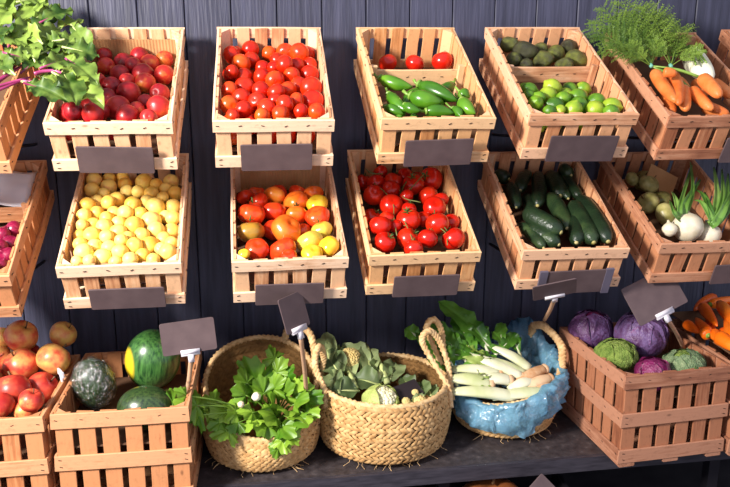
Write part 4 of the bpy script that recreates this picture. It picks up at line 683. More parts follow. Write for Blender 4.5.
for nm in ('bunch of thick orange carrots beside the crate side, tied with turquoise string', 'bunch of long pale orange carrots lying toward the crate front'):
    o = empty('carrot_bunch', F5 @ Matrix.Translation((-.03+.05*len(cb), .15, -.03))); tag(o, nm, 'carrots'); cb.append(o)
def child_veg(parent, name, mat, Fk, e, prof, sag=0):
    a, b = Vector(e[:3]), Vector(e[3:6]); c, L = spine(a, b, e[6], sag, len(prof)-1); pi = parent.matrix_world.inverted()
    c = [pi @ (Fk @ p) for p in c]; org = c[0]; mb = MB(); mb.tube([p-org for p in c], [max(.0008, e[6]*q) for q in prof], 14)
    return obj(name, mb.mesh(name, mat), parent, Matrix.Translation(org))
CARB = [.55, .95, 1, 1, .99, .97, .93, .88, .80, .66, .30]
for i, e in enumerate(PILE['C5c']): child_veg(cb[0] if i in (0, 1, 6) else cb[1], 'carrot', M_['carrot'], F5, e, CARB, rnd.uniform(-.04, .04))
for i, e in enumerate(LEAF['frond']):
    par = cb[0] if (e[0] < 1.19) else cb[1]; pi = par.matrix_world.inverted(); a = W3(e[:3]); b = W3(e[3:6])
    up = (CAMP-a).normalized()+Vector((0, 0, .6)); mb = frond(a, b, i, up); org = a
    mb.v = [tuple(pi @ Vector(v)) for v in mb.v]; o = obj('frond', mb.mesh('frond', M_['frond']), par)
for par, px in ((cb[0], LEAF['frond'][0][:3]), (cb[1], next(e[:3] for e in LEAF['frond'] if e[0] >= 1.19))):
    pi = par.matrix_world.inverted(); c = pi @ W3(px); mb = MB()
    mb.tube([c+Vector((0, -.006, 0)), c+Vector((0, -.002, 0)), c+Vector((0, .003, .001)), c+Vector((0, .008, .001))], [.0045, .0055, .0055, .0045], 10)
    obj('string_tie', mb.mesh('string_tie', M_['tie']), par)
for i, e in enumerate(PILE['C5c'][2:6]):                      # stalks from the crowns of the second bunch
    pi = cb[1].matrix_world.inverted(); a = pi @ (F5 @ Vector(e[:3])); t = pi @ W3(LEAF['frond'][-1 if i % 2 else 12][:3]); mb = MB(); 
    for j in range(3): mb.tube(bez([a+Vector((.004*(j-1), 0, 0)), (a+t)/2+Vector((.005*(j-1), 0, .008)), t], 6), .0022, 6)
    obj('stalks', mb.mesh('stalks', M_['green_stem']), cb[1])
# white root with a leafy top beside the carrots
e = PILE['C5w'][0]; wr = empty('white_radish', F5 @ Matrix.Translation(e[:3])); tag(wr, 'fat white root vegetable with green stalks lying behind the carrots', 'radish')
o = child_veg(wr, 'root', mottled('white_radish_skin', [(.2, (206, 208, 140)), (.55, (240, 238, 214)), (.9, (248, 246, 232))], 9, .4, .5), F5, e, [.35, .75, .95, 1, 1, .98, .95, .88, .78, .6, .25], .03)
a = Vector(e[:3])
for j in range(7):
    pi = wr.matrix_world.inverted(); p0 = Vector((0, 0, 0)); q = Vector((rnd.uniform(-.09, -.02), rnd.uniform(-.16, -.03), rnd.uniform(.01, .035)))
    q2 = Vector((-.05+rnd.uniform(-.03, .03), rnd.uniform(-.15, -.09), .03+rnd.uniform(0, .012)))
    mb = MB(); mb.tube(bez([p0+Vector((-.015, -.01, .01)), (p0+q2)/2+Vector((-.01, 0, .02)), q2], 8), [.0042-.0002*k for k in range(9)], 7); obj('stalk', mb.mesh('stalk', M_['green_stem']), wr)

# ---- white onions with green tops
Fo = frame('R5'); wo = []
for i, e in enumerate(PILE['R5o']):
    lab = ['small pale onion squeezed between the squash and a large white onion', 'white onion with a fan of upright green leaves in the reddish crate', 'large round white onion with short green leaves in the reddish crate'][i]
    o = empty('white_onion', Fo @ Matrix.Translation(e[:3])); tag(o, lab, 'onion', 'white onions in the crate'); wo.append(o)
    obj('bulb', FM['white_onion'], o, Matrix.Rotation(R(-50), 4, 'X') @ Matrix.Scale(e[3], 4))
for i, e in enumerate(LEAF['onion_leaf']):
    par = wo[2] if e[0] < 1.29 else wo[1]; pi = par.matrix_world.inverted(); p = [W3(e[j:j+3]) for j in (0, 3, 6)]
    root = Vector((0, PILE['R5o'][2 if par is wo[2] else 1][3]*.8, PILE['R5o'][2 if par is wo[2] else 1][3]*.75))
    c = bez([root, pi @ p[0], pi @ p[1], pi @ p[2]], 14); w = e[9]; rows = []; t0 = None
    for q, pt in enumerate(c):
        t = (c[min(q+1, 14)]-c[max(q-1, 0)]).normalized(); s = t.cross(Vector((0, -.5, .8))).normalized(); nn = s.cross(t); ww = w*(.55+.45*math.sin(PI*min(1, q/11)))*(1 if q < 12 else (15-q)/3.2)
        rows.append([pt-s*ww+nn*ww*.5, pt-s*ww*.5+nn*.12*ww, pt-nn*ww*.1, pt+s*ww*.5+nn*.12*ww, pt+s*ww+nn*ww*.5])
    mb = MB(); mb.grid(rows); o = obj('leaf', mb.mesh('onion_leaf', M_['leek_leaf']), par); sm = o.modifiers.new('t', 'SOLIDIFY'); sm.thickness = .0012
# card flap at the back of that crate
mb = MB(); mb.box((.03, .40, -.05), (.12, .004, .07), 0, Matrix.Rotation(R(28), 3, 'Y') @ Matrix.Rotation(R(-35), 3, 'X')); obj('card_flap', mb.mesh('card_flap', M_['cardboard'], False), CR['R5'])

# ---- watermelons
Fb = frame('B1')
def ovoid(name, mat, c, s, rot, label, cat, group=None):
    mb = revolve(sph_prof(24), 40); o = obj(name, mb.mesh(name, mat), None, Matrix.Translation(Fb @ Vector(c)) @ rot @ Matrix.Diagonal((*s, 1))); tag(o, label, cat, group); return o
w0, w1, w2 = PILE['B1']
m0 = ovoid('watermelon', M_['melon'], (w0[0]+.004, w0[1]-.01, .005), (.080, .076, .090), Matrix.Rotation(R(8), 4, 'Y'), 'green watermelon standing upright with a yellow patch on its side', 'watermelon', 'watermelons in the crate')
m1 = ovoid('watermelon', M_['melon_dark'], (w1[0]-.005, w1[1]+.02, -.015), (.056, .058, .072), Matrix.Rotation(R(-12), 4, 'Y'), 'dark watermelon wrapped in crinkled clear film beside the apple crate', 'watermelon', 'watermelons in the crate')
m2 = ovoid('watermelon', M_['melon_dark'], (w2[0], w2[1]+.015, -.035), (.075, .062, .058), Matrix.Rotation(R(4), 4, 'Y'), 'dark mottled watermelon lying low behind the crate front', 'watermelon', 'watermelons in the crate')
for mm in (m0, m1, m2): obj('stem_scar', FM['nub'], mm, Matrix.Translation((0, 0, .62)) @ Matrix.Scale(.28, 4))
mb = MB(); rows = []
for i in range(24):
    a = R(-70)+R(150)*i/23; row = []
    for k in range(41):
        p = Vector((math.cos(a)*math.cos(2*PI*k/40), math.cos(a)*math.sin(2*PI*k/40), math.sin(a))); n_ = noise.noise(p*5)*.05+(1-abs(noise.noise(p*7+Vector((3, 1, 2))))*2)**3*.07; row.append(p*(1.03+n_))
    rows.append(row)
mb.grid(rows); obj('clear_film', mb.mesh('clear_film', M_['film'], False), m1)

# ---- cabbages
def cabbage(k, e, core, leafm, label, group, nleaf=7, rough=.05, freq=3.2, savoy=False, sq=.92):
    rg = random.Random(int(e[0]*1e4) & 0xfff); rt = empty('cabbage', Matrix.Translation(frame(k) @ Vector(e[:3])) @ Matrix.Rotation(rg.uniform(0, 6), 4, 'Z') @ Matrix.Rotation(rg.uniform(-.35, .35), 4, 'X')); tag(rt, label, 'cabbage', group)
    r = e[3]; mb = MB(); rows = []; nu, nv = 64, 34; off = Vector((rg.uniform(0, 9), 1, 2))
    for i in range(nv+1):
        a = -PI/2+PI*i/nv; row = []
        for j in range(nu):
            p = Vector((math.cos(a)*math.cos(2*PI*j/nu), math.cos(a)*math.sin(2*PI*j/nu), math.sin(a)*sq))
            d = (1-abs(noise.noise(p*freq+off))*2)*rough+(noise.noise(p*9+off)*(.05 if savoy else .015)); row.append(p*(.93+d))
        rows.append(row)
    mb.grid(rows, True); obj('heart', mb.mesh('cabbage_heart', M_[core]), rt, Matrix.Scale(r, 4))
    for q in range(nleaf):
        az = 2*PI*q/nleaf+rg.uniform(-.2, .2); top = R(rg.uniform(48, 84)); rows = []; lift = rg.uniform(.0, .05); half = R(rg.uniform(48, 62))
        for i in range(19):
            t = i/18; el = R(-80)+(top+R(80))*t; row = []
            for j in range(-10, 11):
                s = j/10; wd = half*math.sin(PI*min(1, .12+.80*t))**.6*(1-.35*t*t); aa = az+s*wd/max(.45, math.cos(el)); ee = el-abs(s)**2.2*.30*t
                p = Vector((math.cos(ee)*math.cos(aa), math.cos(ee)*math.sin(aa), math.sin(ee)*sq))
                vein = .030*math.exp(-(s/.07)**2)*(1-.7*t)+.014*max(0, math.cos((t*7-abs(s)*3.2)*PI))**6*(1-abs(s))
                wob = noise.noise(p*(8 if savoy else 4)+Vector((q, 0, 0)))*(.05 if savoy else .025)+max(0, abs(s)-.75)*.22*t+max(0, t-.85)*.35+.02*math.sin(9*t+5*s+q)*abs(s)
                row.append(p*(1.0+lift+vein+wob))
            rows.append(row)
        mb = MB(); mb.grid(rows); obj('leaf', mb.mesh('cabbage_leaf', M_[leafm]), rt, Matrix.Scale(r, 4))
    return rt
P5 = PILE['B5']
cabbage('B5', P5[0][:3]+(P5[0][3]*1.10,), 'red_cab_in', 'red_cab', 'purple red cabbage with crinkled outer leaves beside the straw basket', 'red cabbages in the crate', 8)
cabbage('B5', (P5[1][0]+.02, .36, -.03, .036), 'red_cab_in', 'red_cab', 'dark red cabbage half hidden between two larger ones', 'red cabbages in the crate', 6)
cabbage('B5', P5[2][:3]+(P5[2][3]*1.08,), 'red_cab_in', 'red_cab', 'largest purple red cabbage, standing in front of the leaning slate', 'red cabbages in the crate', 9)
cabbage('B5', P5[3][:2]+(P5[3][2]+.004, P5[3][3]*1.18), 'savoy', 'savoy', 'pale green savoy cabbage below the two purple cabbages', 'savoy cabbages in the crate', 6, .06, 5, True, .72)
cabbage('B5', (.070, .085, -.022, .060), 'savoy', 'savoy_out', 'grey-green savoy cabbage beside the loose carrots', 'savoy cabbages in the crate', 7, .06, 5, True, .72)
cabbage('B5', (P5[5][0]+.03, P5[5][1], -.030, P5[5][3]*1.1), 'red_cab_in', 'red_cab_in', 'small bright magenta cabbage at the front board of the crate', 'red cabbages in the crate', 5)

# ------------------------------------------------------------------ straw baskets
def rope(mb, pts, Rr, strands=3, pitch=.045, n=6, mi=0):
    pts = [Vector(p) for p in pts]; N_ = len(pts); a = None; acc = 0; fr = []
    for i, p in enumerate(pts):
        t = (pts[min(i+1, N_-1)]-pts[max(i-1, 0)]).normalized()
        if a is None: a = t.orthogonal().normalized()
        a = (a-t*a.dot(t)).normalized()
        if i: acc += (p-pts[i-1]).length
        fr.append((p, a.copy(), t.cross(a), acc))
    for k in range(strands):
        mb.tube([p+(x*math.cos(2*PI*(s/pitch+k/strands))+y*math.sin(2*PI*(s/pitch+k/strands)))*Rr*.5 for p, x, y, s in fr], Rr*.62, n, True, mi)
    return mb
class Basket:
    def __init__(s, cx, cy, rb, rt, hf, sx=1., lean=(0, 0)):
        s.c = (cx, cy); s.rb = rb; s.rt = rt; s.h = hf; s.sx = sx; s.lean = lean; s.cxa = cx
    def P(s, th, q, off=0):
        h = s.h(th); r = s.rb+(s.rt-s.rb)*q+.016*math.sin(PI*min(1, max(0, q)))-.03*max(0, .10-q)/.10+off
        return Vector((r*s.sx*math.cos(th)+s.lean[0]*q, r*math.sin(th)+s.lean[1]*q, h*q))
def build_basket(bk, label, rows, handles, seed=1, inner=True):
    rg = random.Random(seed); rt = empty('straw_basket', Matrix.Translation((bk.c[0], bk.c[1], SH))); tag(rt, label, 'basket', 'straw baskets on the shelf')
    mb = MB(); nA = 56                                          # closed inner wall and floor
    mb.grid([[bk.P(2*PI*k/nA, q, -.0075) for k in range(nA)] for q in (.03, .25, .5, .75, 1.0)]+[[bk.P(2*PI*k/nA, q, -.002) for k in range(nA)] for q in (1.0, .5, .02)], True)
    b = len(mb.v); mb.v += [tuple(bk.P(2*PI*k/nA, .03, -.004)) for k in range(nA)]; mb.f.append(tuple(b+k for k in range(nA))); mb.m.append(0)
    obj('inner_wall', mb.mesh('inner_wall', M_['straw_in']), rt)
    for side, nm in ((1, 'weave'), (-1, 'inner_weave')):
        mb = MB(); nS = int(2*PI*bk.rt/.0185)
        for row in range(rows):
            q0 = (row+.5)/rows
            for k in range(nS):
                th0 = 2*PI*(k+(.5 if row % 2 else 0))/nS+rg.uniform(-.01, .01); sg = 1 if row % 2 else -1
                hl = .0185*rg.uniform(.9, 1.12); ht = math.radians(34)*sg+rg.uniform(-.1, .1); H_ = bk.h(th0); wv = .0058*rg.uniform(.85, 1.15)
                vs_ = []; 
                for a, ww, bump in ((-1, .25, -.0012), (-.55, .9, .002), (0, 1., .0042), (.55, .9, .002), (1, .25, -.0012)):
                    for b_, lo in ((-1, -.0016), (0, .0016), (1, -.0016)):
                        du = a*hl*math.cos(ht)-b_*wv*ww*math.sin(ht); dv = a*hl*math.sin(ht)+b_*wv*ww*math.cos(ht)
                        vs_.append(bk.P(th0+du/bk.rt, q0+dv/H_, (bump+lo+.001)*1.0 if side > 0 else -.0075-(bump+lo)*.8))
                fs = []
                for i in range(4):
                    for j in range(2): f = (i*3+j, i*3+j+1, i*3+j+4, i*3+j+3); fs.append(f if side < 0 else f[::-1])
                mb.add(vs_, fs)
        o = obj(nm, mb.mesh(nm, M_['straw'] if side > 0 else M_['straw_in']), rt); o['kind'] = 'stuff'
    mb = MB(); rope(mb, [bk.P(2*PI*k/72, 1.0, -.003) for k in range(73)], .0095, 3, .040); obj('rim', mb.mesh('rim', M_['straw_rope']), rt)
    for pts, rr in handles:
        mb = MB(); rope(mb, bez(pts, 40), rr, 3, .036, 7); obj('handle', mb.mesh('handle', M_['straw_rope']), rt)
    mb = MB()
    for k in range(16):                                         # loose straw ends at the foot
        th = R(rg.uniform(200, 340)); p = bk.P(th, rg.uniform(.02, .12), .004); d = Vector((math.cos(th), math.sin(th), 0))
        q1 = p+d*.008+Vector((rg.uniform(-.012, .012), 0, .0)); q1.z = max(.002, q1.z-.006); q2 = q1+d*.008+Vector((rg.uniform(-.015, .015), 0, 0)); q2.z = max(.002, q2.z-.008)
        mb.tube([p, q1, q2], .0006, 4, False)
    obj('straw_ends', mb.mesh('straw_ends', M_['straw_rope']), rt)
    return rt
# tall-backed basket of celery
b1 = Basket(.020, 2.17, .152, .166, lambda t: .212+.092*math.sin(t)+.008*math.cos(2*t))
P1 = b1.P
B1o = build_basket(b1, 'straw basket with a tall open back, full of leafy celery', 12, [([P1(R(62), .98), P1(R(55), 1.0)+Vector((.0, 0, .05)), P1(R(40), 1.05)+Vector((.02, -.03, .055)), P1(R(22), 1.0)+Vector((.01, -.02, .04)), P1(R(12), .95)], .011)], 1)
b2 = Basket(.390, 2.17, .180, .194, lambda t: .200+.004*math.sin(2*t))
P2 = b2.P
B2o = build_basket(b2, 'round straw basket of cauliflower with rope handles', 13, [
    ([P2(R(205), .80, .004), P2(R(200), 1.02, .004), P2(R(192), 1.0, .01)+Vector((-.012, 0, .075)), P2(R(180), 1, .0)+Vector((-.002, 0, .118)), P2(R(168), 1.0, .0)+Vector((.012, 0, .075)), P2(R(162), 1.0, .002), P2(R(160), .8, .004)], .0105),
    ([P2(R(-26), .70, .008), P2(R(-22), 1.0, .004), P2(R(-12), 1, -.045)+Vector((0, 0, .065)), P2(R(-6), 1, -.078)+Vector((0, 0, .125)), P2(R(0), 1, -.052)+Vector((0, 0, .150)), P2(R(2), 1, -.018)+Vector((0, 0, .110)), P2(R(-4), 1, .004)+Vector((0, 0, .045)), P2(R(-10), .95, .008), P2(R(-12), .70, .008)], .0105),
    ([P2(R(-4), .70, .008), P2(R(0), 1.0, .004), P2(R(8), 1, -.030)+Vector((0, 0, .085)), P2(R(14), 1, -.050)+Vector((0, 0, .145)), P2(R(16), 1, -.020)+Vector((0, 0, .165)), P2(R(16), 1, .008)+Vector((0, 0, .120)), P2(R(12), 1, .010)+Vector((0, 0, .05)), P2(R(8), .95, .008), P2(R(6), .70, .008)], .0105)], 2)
b3 = Basket(.80, 2.235, .140, .172, lambda t: .158+.042*math.cos(t-R(25))+.004*max(0, math.sin(-t)), 1.0)
P3 = b3.P
B3o = build_basket(b3, 'low straw basket lined with a blue plastic bag of chard', 10, [
    ([P3(R(-30), .8, .006), P3(R(-18), 1.02, .004), P3(R(-4), 1, -.004)+Vector((.012, 0, .06)), P3(R(10), 1, -.02)+Vector((-.010, 0, .105)), P3(R(30), 1, -.01)+Vector((-.02, 0, .09)), P3(R(40), 1.0, 0)+Vector((-.005, 0, .04)), P3(R(42), .9, .004)], .0135)], 3)

# ---- blue bag
def bag():
    mb = MB(); nA = 150; rows = []; rg = Vector((4, 2, 9))
    prof = [(-.09, .45), (-.05, .62), (-.022, .85), (-.012, 1.0), (0, 1.10), (.016, 1.06), (.022, .94), (.024, .82), (.024, .70), (.023, .58), (.022, .46), (.020, .34), (.017, .25)]
    for i, (off, q) in enumerate(prof):
        row = []
        for k in range(nA):
            th = 2*PI*k/nA; front = max(0, math.sin(-th-R(12)))**.7 if math.sin(-th-R(12)) > 0 else 0
            pk = math.exp(-((th-R(48))/.42)**2)+.35*math.exp(-((th-R(120))/.5)**2)+.55*math.exp(-((th-R(190))/.35)**2)
            qq = q; o = off
            if i > 4:
                qq = 1.06-(1.06-q)*front*(.94+.24*noise.noise(Vector((th*2.2, 3, 1)))+.10*noise.noise(Vector((th*9, 5, 1)))); o = off*(.25+.9*front)
            p = b3.P(th, qq, o)
            if i in (3, 4, 5): p.z += pk*(.085 if i == 4 else .05)
            if i > 5: p.z += pk*.05*(1-front)
            nz = Vector((noise.noise(p*22+rg), noise.noise(p*22+rg*2), noise.noise(p*22+rg*3)))
            cr = abs(noise.noise(Vector((p.x*30, p.y*30, p.z*70))))*.012
            d = Vector((math.cos(th), math.sin(th), 0)); p += nz*.016+d*(cr*1.4 if i > 4 else -cr); w_ = Vector((p.x*34+p.z*60, p.y*34, p.z*26)); p += (d+Vector((0, 0, .4)))*((1-abs(noise.noise(w_))*2)**2*.017-.007+noise.noise(p*75)*.008); row.append(p)
        rows.append(row)
    mb.grid(rows, True); return mb
o = obj('plastic_bag', bag().mesh('plastic_bag', M_['bag']), None, Matrix.Translation((.80, 2.235, SH+.002))); tag(o, 'crumpled blue translucent plastic bag folded over the chard basket', 'bag')

# ---- chard
for i, e in enumerate(LEAF['chard']):
    a, b = W3(e[:3]), W3(e[3:6]); w = e[6]; rt = empty('chard_stalk', Matrix.Translation(b)); tag(rt, 'thick white chard stalk with a cut end in the blue bag', 'chard', 'chard stalks in the bag')
    d = (a-b); L = d.length; s = d.cross(Vector((0, -.5, .8))).normalized(); nn = s.cross(d).normalized(); dn = d.normalized(); rows = []
    for q in range(11):
        t = q/10; c = d*t+nn*.012*math.sin(PI*t); ww = w*(.80+.20*math.sin(PI*t)+(-.25*t*t)); tk = w*(.85-.45*t)
        rows.append([c+s*ww*math.cos(2*PI*k/14)+nn*(tk*math.sin(2*PI*k/14)+.12*ww*math.cos(2*PI*k/14)**2) for k in range(14)])
    mb = MB(); mb.grid(rows, True); mb.f += [tuple(range(13, -1, -1)), tuple(140+k for k in range(14))]; mb.m += [1, 0]
    obj('stalk', mb.mesh('chard_stalk', [M_['chard_cut' if i in (7, 8, 9) else 'chard_rib'], M_['chard_cut']]), rt)
    if i in (1, 3, 4, 5, 7, 8, 9):
        mb = revolve([(.001, -.5), (.6, -.4), (1., 0), (.9, .5), (.5, .8), (.001, .85)], 12); obj('root_base', mb.mesh('root_base', M_['chard_cut']), rt, Matrix.Translation(-dn*.004) @ dn.to_track_quat('Z', 'Y').to_matrix().to_4x4() @ Matrix.Scale(w*1.0, 4))
    for j in range(2 if i in (1, 2, 5) else 0):                 # leafy frill along the stalk
        m, L2 = leaf_matrix(d*.45+nn*w*.4, d*1.05+s*w*(1 if j else -1)*1.2+nn*w*.8, nn*1.0+s*(.5 if j else -.5)); obj('leaf_frill', blade(L2, w*.8, .55, w*.35, 3, .3, .3, .08, 6, 14, 5, i*3+j).mesh('leaf_frill', M_['chard_pale'] if i % 2 else M_['chard_leaf']), rt, m)
for i, e in enumerate(LEAF['chard_leaf']):
    a, b = W3(e[:3]), W3(e[3:6]); wd = e[6]; m, L = leaf_matrix(a, b, (CAMP-a).normalized()*.6+Vector((rnd.uniform(-.5, .5), -.1, .7)))
    rt = empty('chard_leaf', m); tag(rt, 'broad glossy dark green chard leaf with a pale rib', 'chard leaf', 'chard leaves over the basket')
    obj('blade', blade(L*1.1, wd, .58, wd*.22, 2.6, .22, .6, .06, 4, 18, 8, i+50, power=.7).mesh('chard_blade', M_['chard_leaf']), rt)
    mb = MB(); mb.tube([(0, -.02, -.002), (0, L*.45, L*.055), (0, L*.95, .0)], [.005, .0032, .0008], 7); obj('rib', mb.mesh('rib', M_['chard_rib']), rt)

# ---- celery
ce = empty('celery_bunch', Matrix.Translation((.03, 2.09, SH+.09))); tag(ce, 'bright green leafy celery spilling over the front of its basket', 'celery'); cei = ce.matrix_world.inverted()
for i, e in enumerate(LEAF['celery']):
    c = W3(e[:3]); r = e[3]*1.12; base = Vector((.06, 2.12, SH+.12)); d = (c-base).normalized(); a = c-d*r*.9
    m, L = leaf_matrix(a, c+d*.01+Vector((rnd.uniform(-.02, .02), 0, rnd.uniform(-.02, .02))), (CAMP-c).normalized()*.8+Vector((rnd.uniform(-.5, .5), rnd.uniform(-.3, .3), .5)))
    o = obj('leaf', palmate(r, i).mesh('celery_leaf', M_['celery_leaf']), ce, cei @ m)
    mb = MB(); mb.tube(bez([cei @ (base+Vector((rnd.uniform(-.05, .05), rnd.uniform(-.02, .02), -.03))), cei @ (base*.4+a*.6+Vector((0, 0, .01))), cei @ (cei.inverted() @ (cei @ m @ Vector((0, r*.35, 0))))], 8), [.0035-.00025*k for k in range(9)], 6); obj('stalk', mb.mesh('stalk', M_['green_stem']), ce)
for e in LEAF['celery_root']:
    c = cei @ W3(e[:3]); o = obj('root_end', revolve([(.001, -1.), (.5, -.9), (.9, -.5), (1, 0), (.8, .5), (.45, .9), (.001, 1.)], 16, lambda a, i: 1+.12*math.cos(6*a+i)).mesh('root_end', mottled('celery_root_end', [(.2, (196, 150, 110)), (.6, (240, 232, 206))], 3, .5)), ce, Matrix.Translation(c) @ rand_rot(1) @ Matrix.Scale(e[3], 4))

# ---- cauliflowers
def curd(r, mat, seed, sq=.75):
    rg = random.Random(seed); mb = MB(); n = 110
    for i in range(n):
        z = 1-1.25*(i+.5)/n; a = i*2.39996; rr = math.sqrt(max(0, 1-z*z)); p = Vector((rr*math.cos(a), rr*math.sin(a), z*sq))*(r*.84); s = r*rg.uniform(.15, .23)
        rows = []
        for q in range(6):
            e = -PI/2+PI*q/5; rows.append([p+Vector((math.cos(e)*math.cos(2*PI*k/8), math.cos(e)*math.sin(2*PI*k/8), math.sin(e)))*s*(1+.15*rg.uniform(-1, 1)) for k in range(8)])
        mb.grid(rows, True)
    rows = [[Vector((math.cos(e)*math.cos(2*PI*k/16), math.cos(e)*math.sin(2*PI*k/16), math.sin(e)*sq))*r*.84 for k in range(16)] for e in [-PI/2+PI*q/8 for q in range(9)]]
    mb.grid(rows, True); return mb.mesh('curd', mat)
heads = []
labs = ['white cauliflower head wrapped in pale green leaves at the basket front', 'cauliflower with a tan head among big grey-green leaves', 'small yellowish cauliflower floret beside the dark slate in the basket', 'tiny cauliflower floret among the leaves at the basket handle', 'cauliflower half hidden under dark leaves by the basket rim']
for i, e in enumerate(LEAF['cauli_head']):
    c = W3(e[:3])+Vector((0, -.005 if i == 0 else -.01, .012 if i == 0 else .012)); rt = empty('cauliflower', Matrix.Translation(c)); tag(rt, labs[i], 'cauliflower', 'cauliflowers in the basket'); heads.append(rt)
    if i == 1: e = e[:3]+(e[3]*.8,)
    tl = (CAMP-c).normalized()*.6+Vector((0, 0, .8)); obj('curd', curd(e[3], M_['curd'] if i in (0,) else M_['curd_tan'], i), rt, tl.to_track_quat('Z', 'Y').to_matrix().to_4x4())
for i, e in enumerate(LEAF['cauli_leaf']):
    a, b = W3(e[:3]), W3(e[3:6]); par = heads[0] if e[7] == 2 else (heads[4] if e[0] > .45 else heads[1]); pi = par.matrix_world.inverted()
    hd = par.matrix_world.translation
    if e[7] == 2: continue
    if e[7] == 2: a = a+Vector((0, .01, -.02)); b = b+Vector((0, .012, .004))
    m, L = leaf_matrix(a, b, (CAMP-a).normalized()*.8+Vector((rnd.uniform(-.4, .4), 0, .5)))
    o = obj('leaf', blade(L*1.05, e[6]*.95, .50, e[6]*.16, 2.5, .22, .5, .05, 3, 14, 7, i+90, .25).mesh('cauli_leaf', M_['cauli_wrap'] if e[7] == 2 else (M_['cauli_leaf'] if e[7] == 0 else M_['cauli_leaf_dark'])), par, pi @ m)
    mb = MB(); mb.tube([(0, -.005, 0), (0, L*.45, L*.05), (0, L*.95, 0)], [.0042, .003, .0008], 6); obj('rib', mb.mesh('rib', M_['rib_pale']), o)
r0 = LEAF['cauli_head'][0][3]
for q, (az, half, top, lift) in enumerate(((R(150), R(62), R(100), .10), (R(60), R(58), R(72), .06), (R(215), R(52), R(62), .16), (R(-20), R(55), R(22), .10), (R(280), R(50), R(-2), .05))):
    rows = []
    for i in range(17):
        t = i/16; el = R(-75)+(top+R(75))*t; row = []
        for j in range(-9, 10):
            s = j/9; wd = half*math.sin(PI*min(1, .15+.78*t))**.6*(1-.3*t*t); aa = az+s*wd/max(.5, abs(math.cos(el))); ee = el-abs(s)**2*.25*t
            p = Vector((math.cos(ee)*math.cos(aa), math.cos(ee)*math.sin(aa), math.sin(ee)*.9))
            row.append(p*(1.0+lift+.05*math.exp(-(s/.09)**2)*(1-.6*t)+.05*noise.noise(p*4+Vector((q, 2, 0)))+max(0, abs(s)-.7)*.25*t+.02*math.sin(8*t+4*s)*abs(s)))
        rows.append(row)
    mb = MB(); mb.grid(rows); obj('wrapper_leaf', mb.mesh('wrapper_leaf', M_['cauli_wrap']), heads[0], Matrix.Scale(r0, 4))
for e in LEAF['cauli_rib']:
    a, b = W3(e[:3]), W3(e[3:6]); pi = heads[1].matrix_world.inverted(); mb = MB(); mb.tube([pi @ a, pi @ ((a+b)/2+Vector((0, -.01, .01))), pi @ b], [.010, .008, .006], 9); obj('cut_rib', mb.mesh('cut_rib', M_['rib_pale']), heads[1])

# ------------------------------------------------------------------ slate tags on clips
def clip_tag(board_c, w, h, foot, yawd, pitchd, rolld, label, stick=True, clip_w=.05):
    m = Matrix.Translation(W3(board_c)) @ Matrix.Rotation(R(yawd), 4, 'Z') @ Matrix.Rotation(R(pitchd), 4, 'X') @ Matrix.Rotation(R(rolld), 4, 'Y')
    rt = empty('clip_price_board', m); tag(rt, label, 'price board', 'slate boards on clips')
    obj('slate', slate_mesh(w, h, .003, .006).mesh('slate', M_['slate'], False), rt)
    mb = MB(); mb.box((0, -.003, -h/2+.004), (clip_w, .006, .012)); mb.box((0, .004, -h/2+.004), (clip_w, .004, .012)); mb.tube([(-clip_w/2, 0, -h/2-.003), (clip_w/2, 0, -h/2-.003)], .005, 8)
    mb.box((0, 0, -h/2-.014), (.016, .010, .022)); obj('clip', mb.mesh('clip', M_['clip']), rt)
    if stick:
        f = m.inverted() @ W3(foot); mb = MB(); mb.tube(bez([(0, 0, -h/2-.012), Vector((0, 0, -h/2-.012)).lerp(f, .5)+Vector((.003, 0, 0)), f], 8), .0062, 8); obj('stick', mb.mesh('stick', M_['stick']), rt)
    return rt
clip_tag((-.168, 1.99, -.748), .142, .088, (-.192, 2.03, -.955), 4, -8, -4, 'dark slate price board on a stick between the watermelons and celery basket')
clip_tag((.110, 1.935, -.676), .084, .096, (.150, 2.10, -1.00), 38, -14, -6, 'narrow slate price board standing between the celery and cauliflower baskets')
clip_tag((.823, 1.935, -.648), .120, .075, (.925, 2.24, -.850), 0, 40, -17, 'slate price board tipped flat on its clip above the chard basket handle', clip_w=.055)
clip_tag((1.157, 2.00, -.703), .172, .118, (1.350, 2.13, -.93), 0, -28, -22, 'large slate price board leaning behind the red cabbages', clip_w=.06)
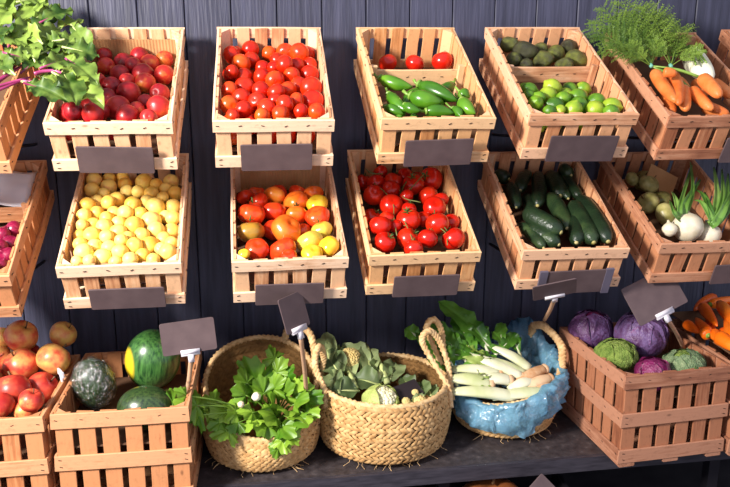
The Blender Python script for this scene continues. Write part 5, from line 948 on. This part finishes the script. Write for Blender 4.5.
# slate lying in the cauliflower basket
m = Matrix.Translation(W3((.455, 2.105, -1.000))) @ Matrix.Rotation(R(20), 4, 'Z') @ Matrix.Rotation(R(-55), 4, 'X') @ Matrix.Rotation(R(-8), 4, 'Y')
o = obj('loose_slate', slate_mesh(.085, .055).mesh('loose_slate', plain('black_slate', (34, 26, 32), .6), False), None, m); tag(o, 'small black slate lying among the cauliflower leaves', 'price board')
# white clip on the rim of the apple crate
m = Matrix.Translation(frame('B0') @ Vector((.165, .22, .012))) @ Matrix.Rotation(R(-60), 4, 'Z'); rt = empty('rim_clip', m); tag(rt, 'white plastic clip on the rim of the apple crate', 'clip')
mb = MB(); mb.box((0, 0, .012), (.045, .004, .016)); mb.box((0, 0, .02), (.018, .003, .004), 0); obj('plate', mb.mesh('plate', M_['clip'], False), rt)
mb = MB(); mb.tube([(0, 0, .006), (.004, .002, -.02)], .004, 7); obj('pin', mb.mesh('pin', M_['clip']), rt)

# ------------------------------------------------------------------ below the shelf
lb = empty('floor_crate', Matrix.Translation((.72, 1.86, 0))); tag(lb, 'dark low box on the ground under the shelf edge', 'box')
mb = MB()
for s, d in (((0, .0, .12), (.44, .012, .24)), ((0, .26, .12), (.44, .012, .24)), ((-.215, .13, .12), (.012, .25, .24)), ((.215, .13, .12), (.012, .25, .24))): mb.box(s, d)
obj('side_wall', mb.mesh('box_side', M_['steel'], False), lb); mb = MB(); mb.box((0, .13, .15), (.42, .25, .01)); obj('base', mb.mesh('box_base', M_['steel'], False), lb)
pk = empty('pumpkin', Matrix.Translation((.69, 1.985, .22))); tag(pk, 'dull orange pumpkin in the dark box under the shelf', 'pumpkin')
obj('flesh', revolve(sph_prof(16, .25, .2, .3, .75), 48, lambda a, i: 1+.05*abs(math.cos(5*a))).mesh('pumpkin', M_['pumpkin']), pk, Matrix.Scale(.10, 4)); obj('stalk', FM['stem'], pk, Matrix.Scale(.10, 4))
m = Matrix.Translation(W3((.79, 1.85, -1.245))) @ Matrix.Rotation(R(-20), 4, 'X') @ Matrix.Rotation(R(48), 4, 'Y'); rt = empty('corner_price_board', m); tag(rt, 'dark slate price board standing on its corner under the shelf edge', 'price board')
obj('slate', slate_mesh(.11, .11).mesh('slate', M_['slate'], False), rt); mb = MB(); mb.tube([(.04, .004, -.04), (.095, .03, -.10)], .005, 7); obj('stick', mb.mesh('stick', M_['stick']), rt)
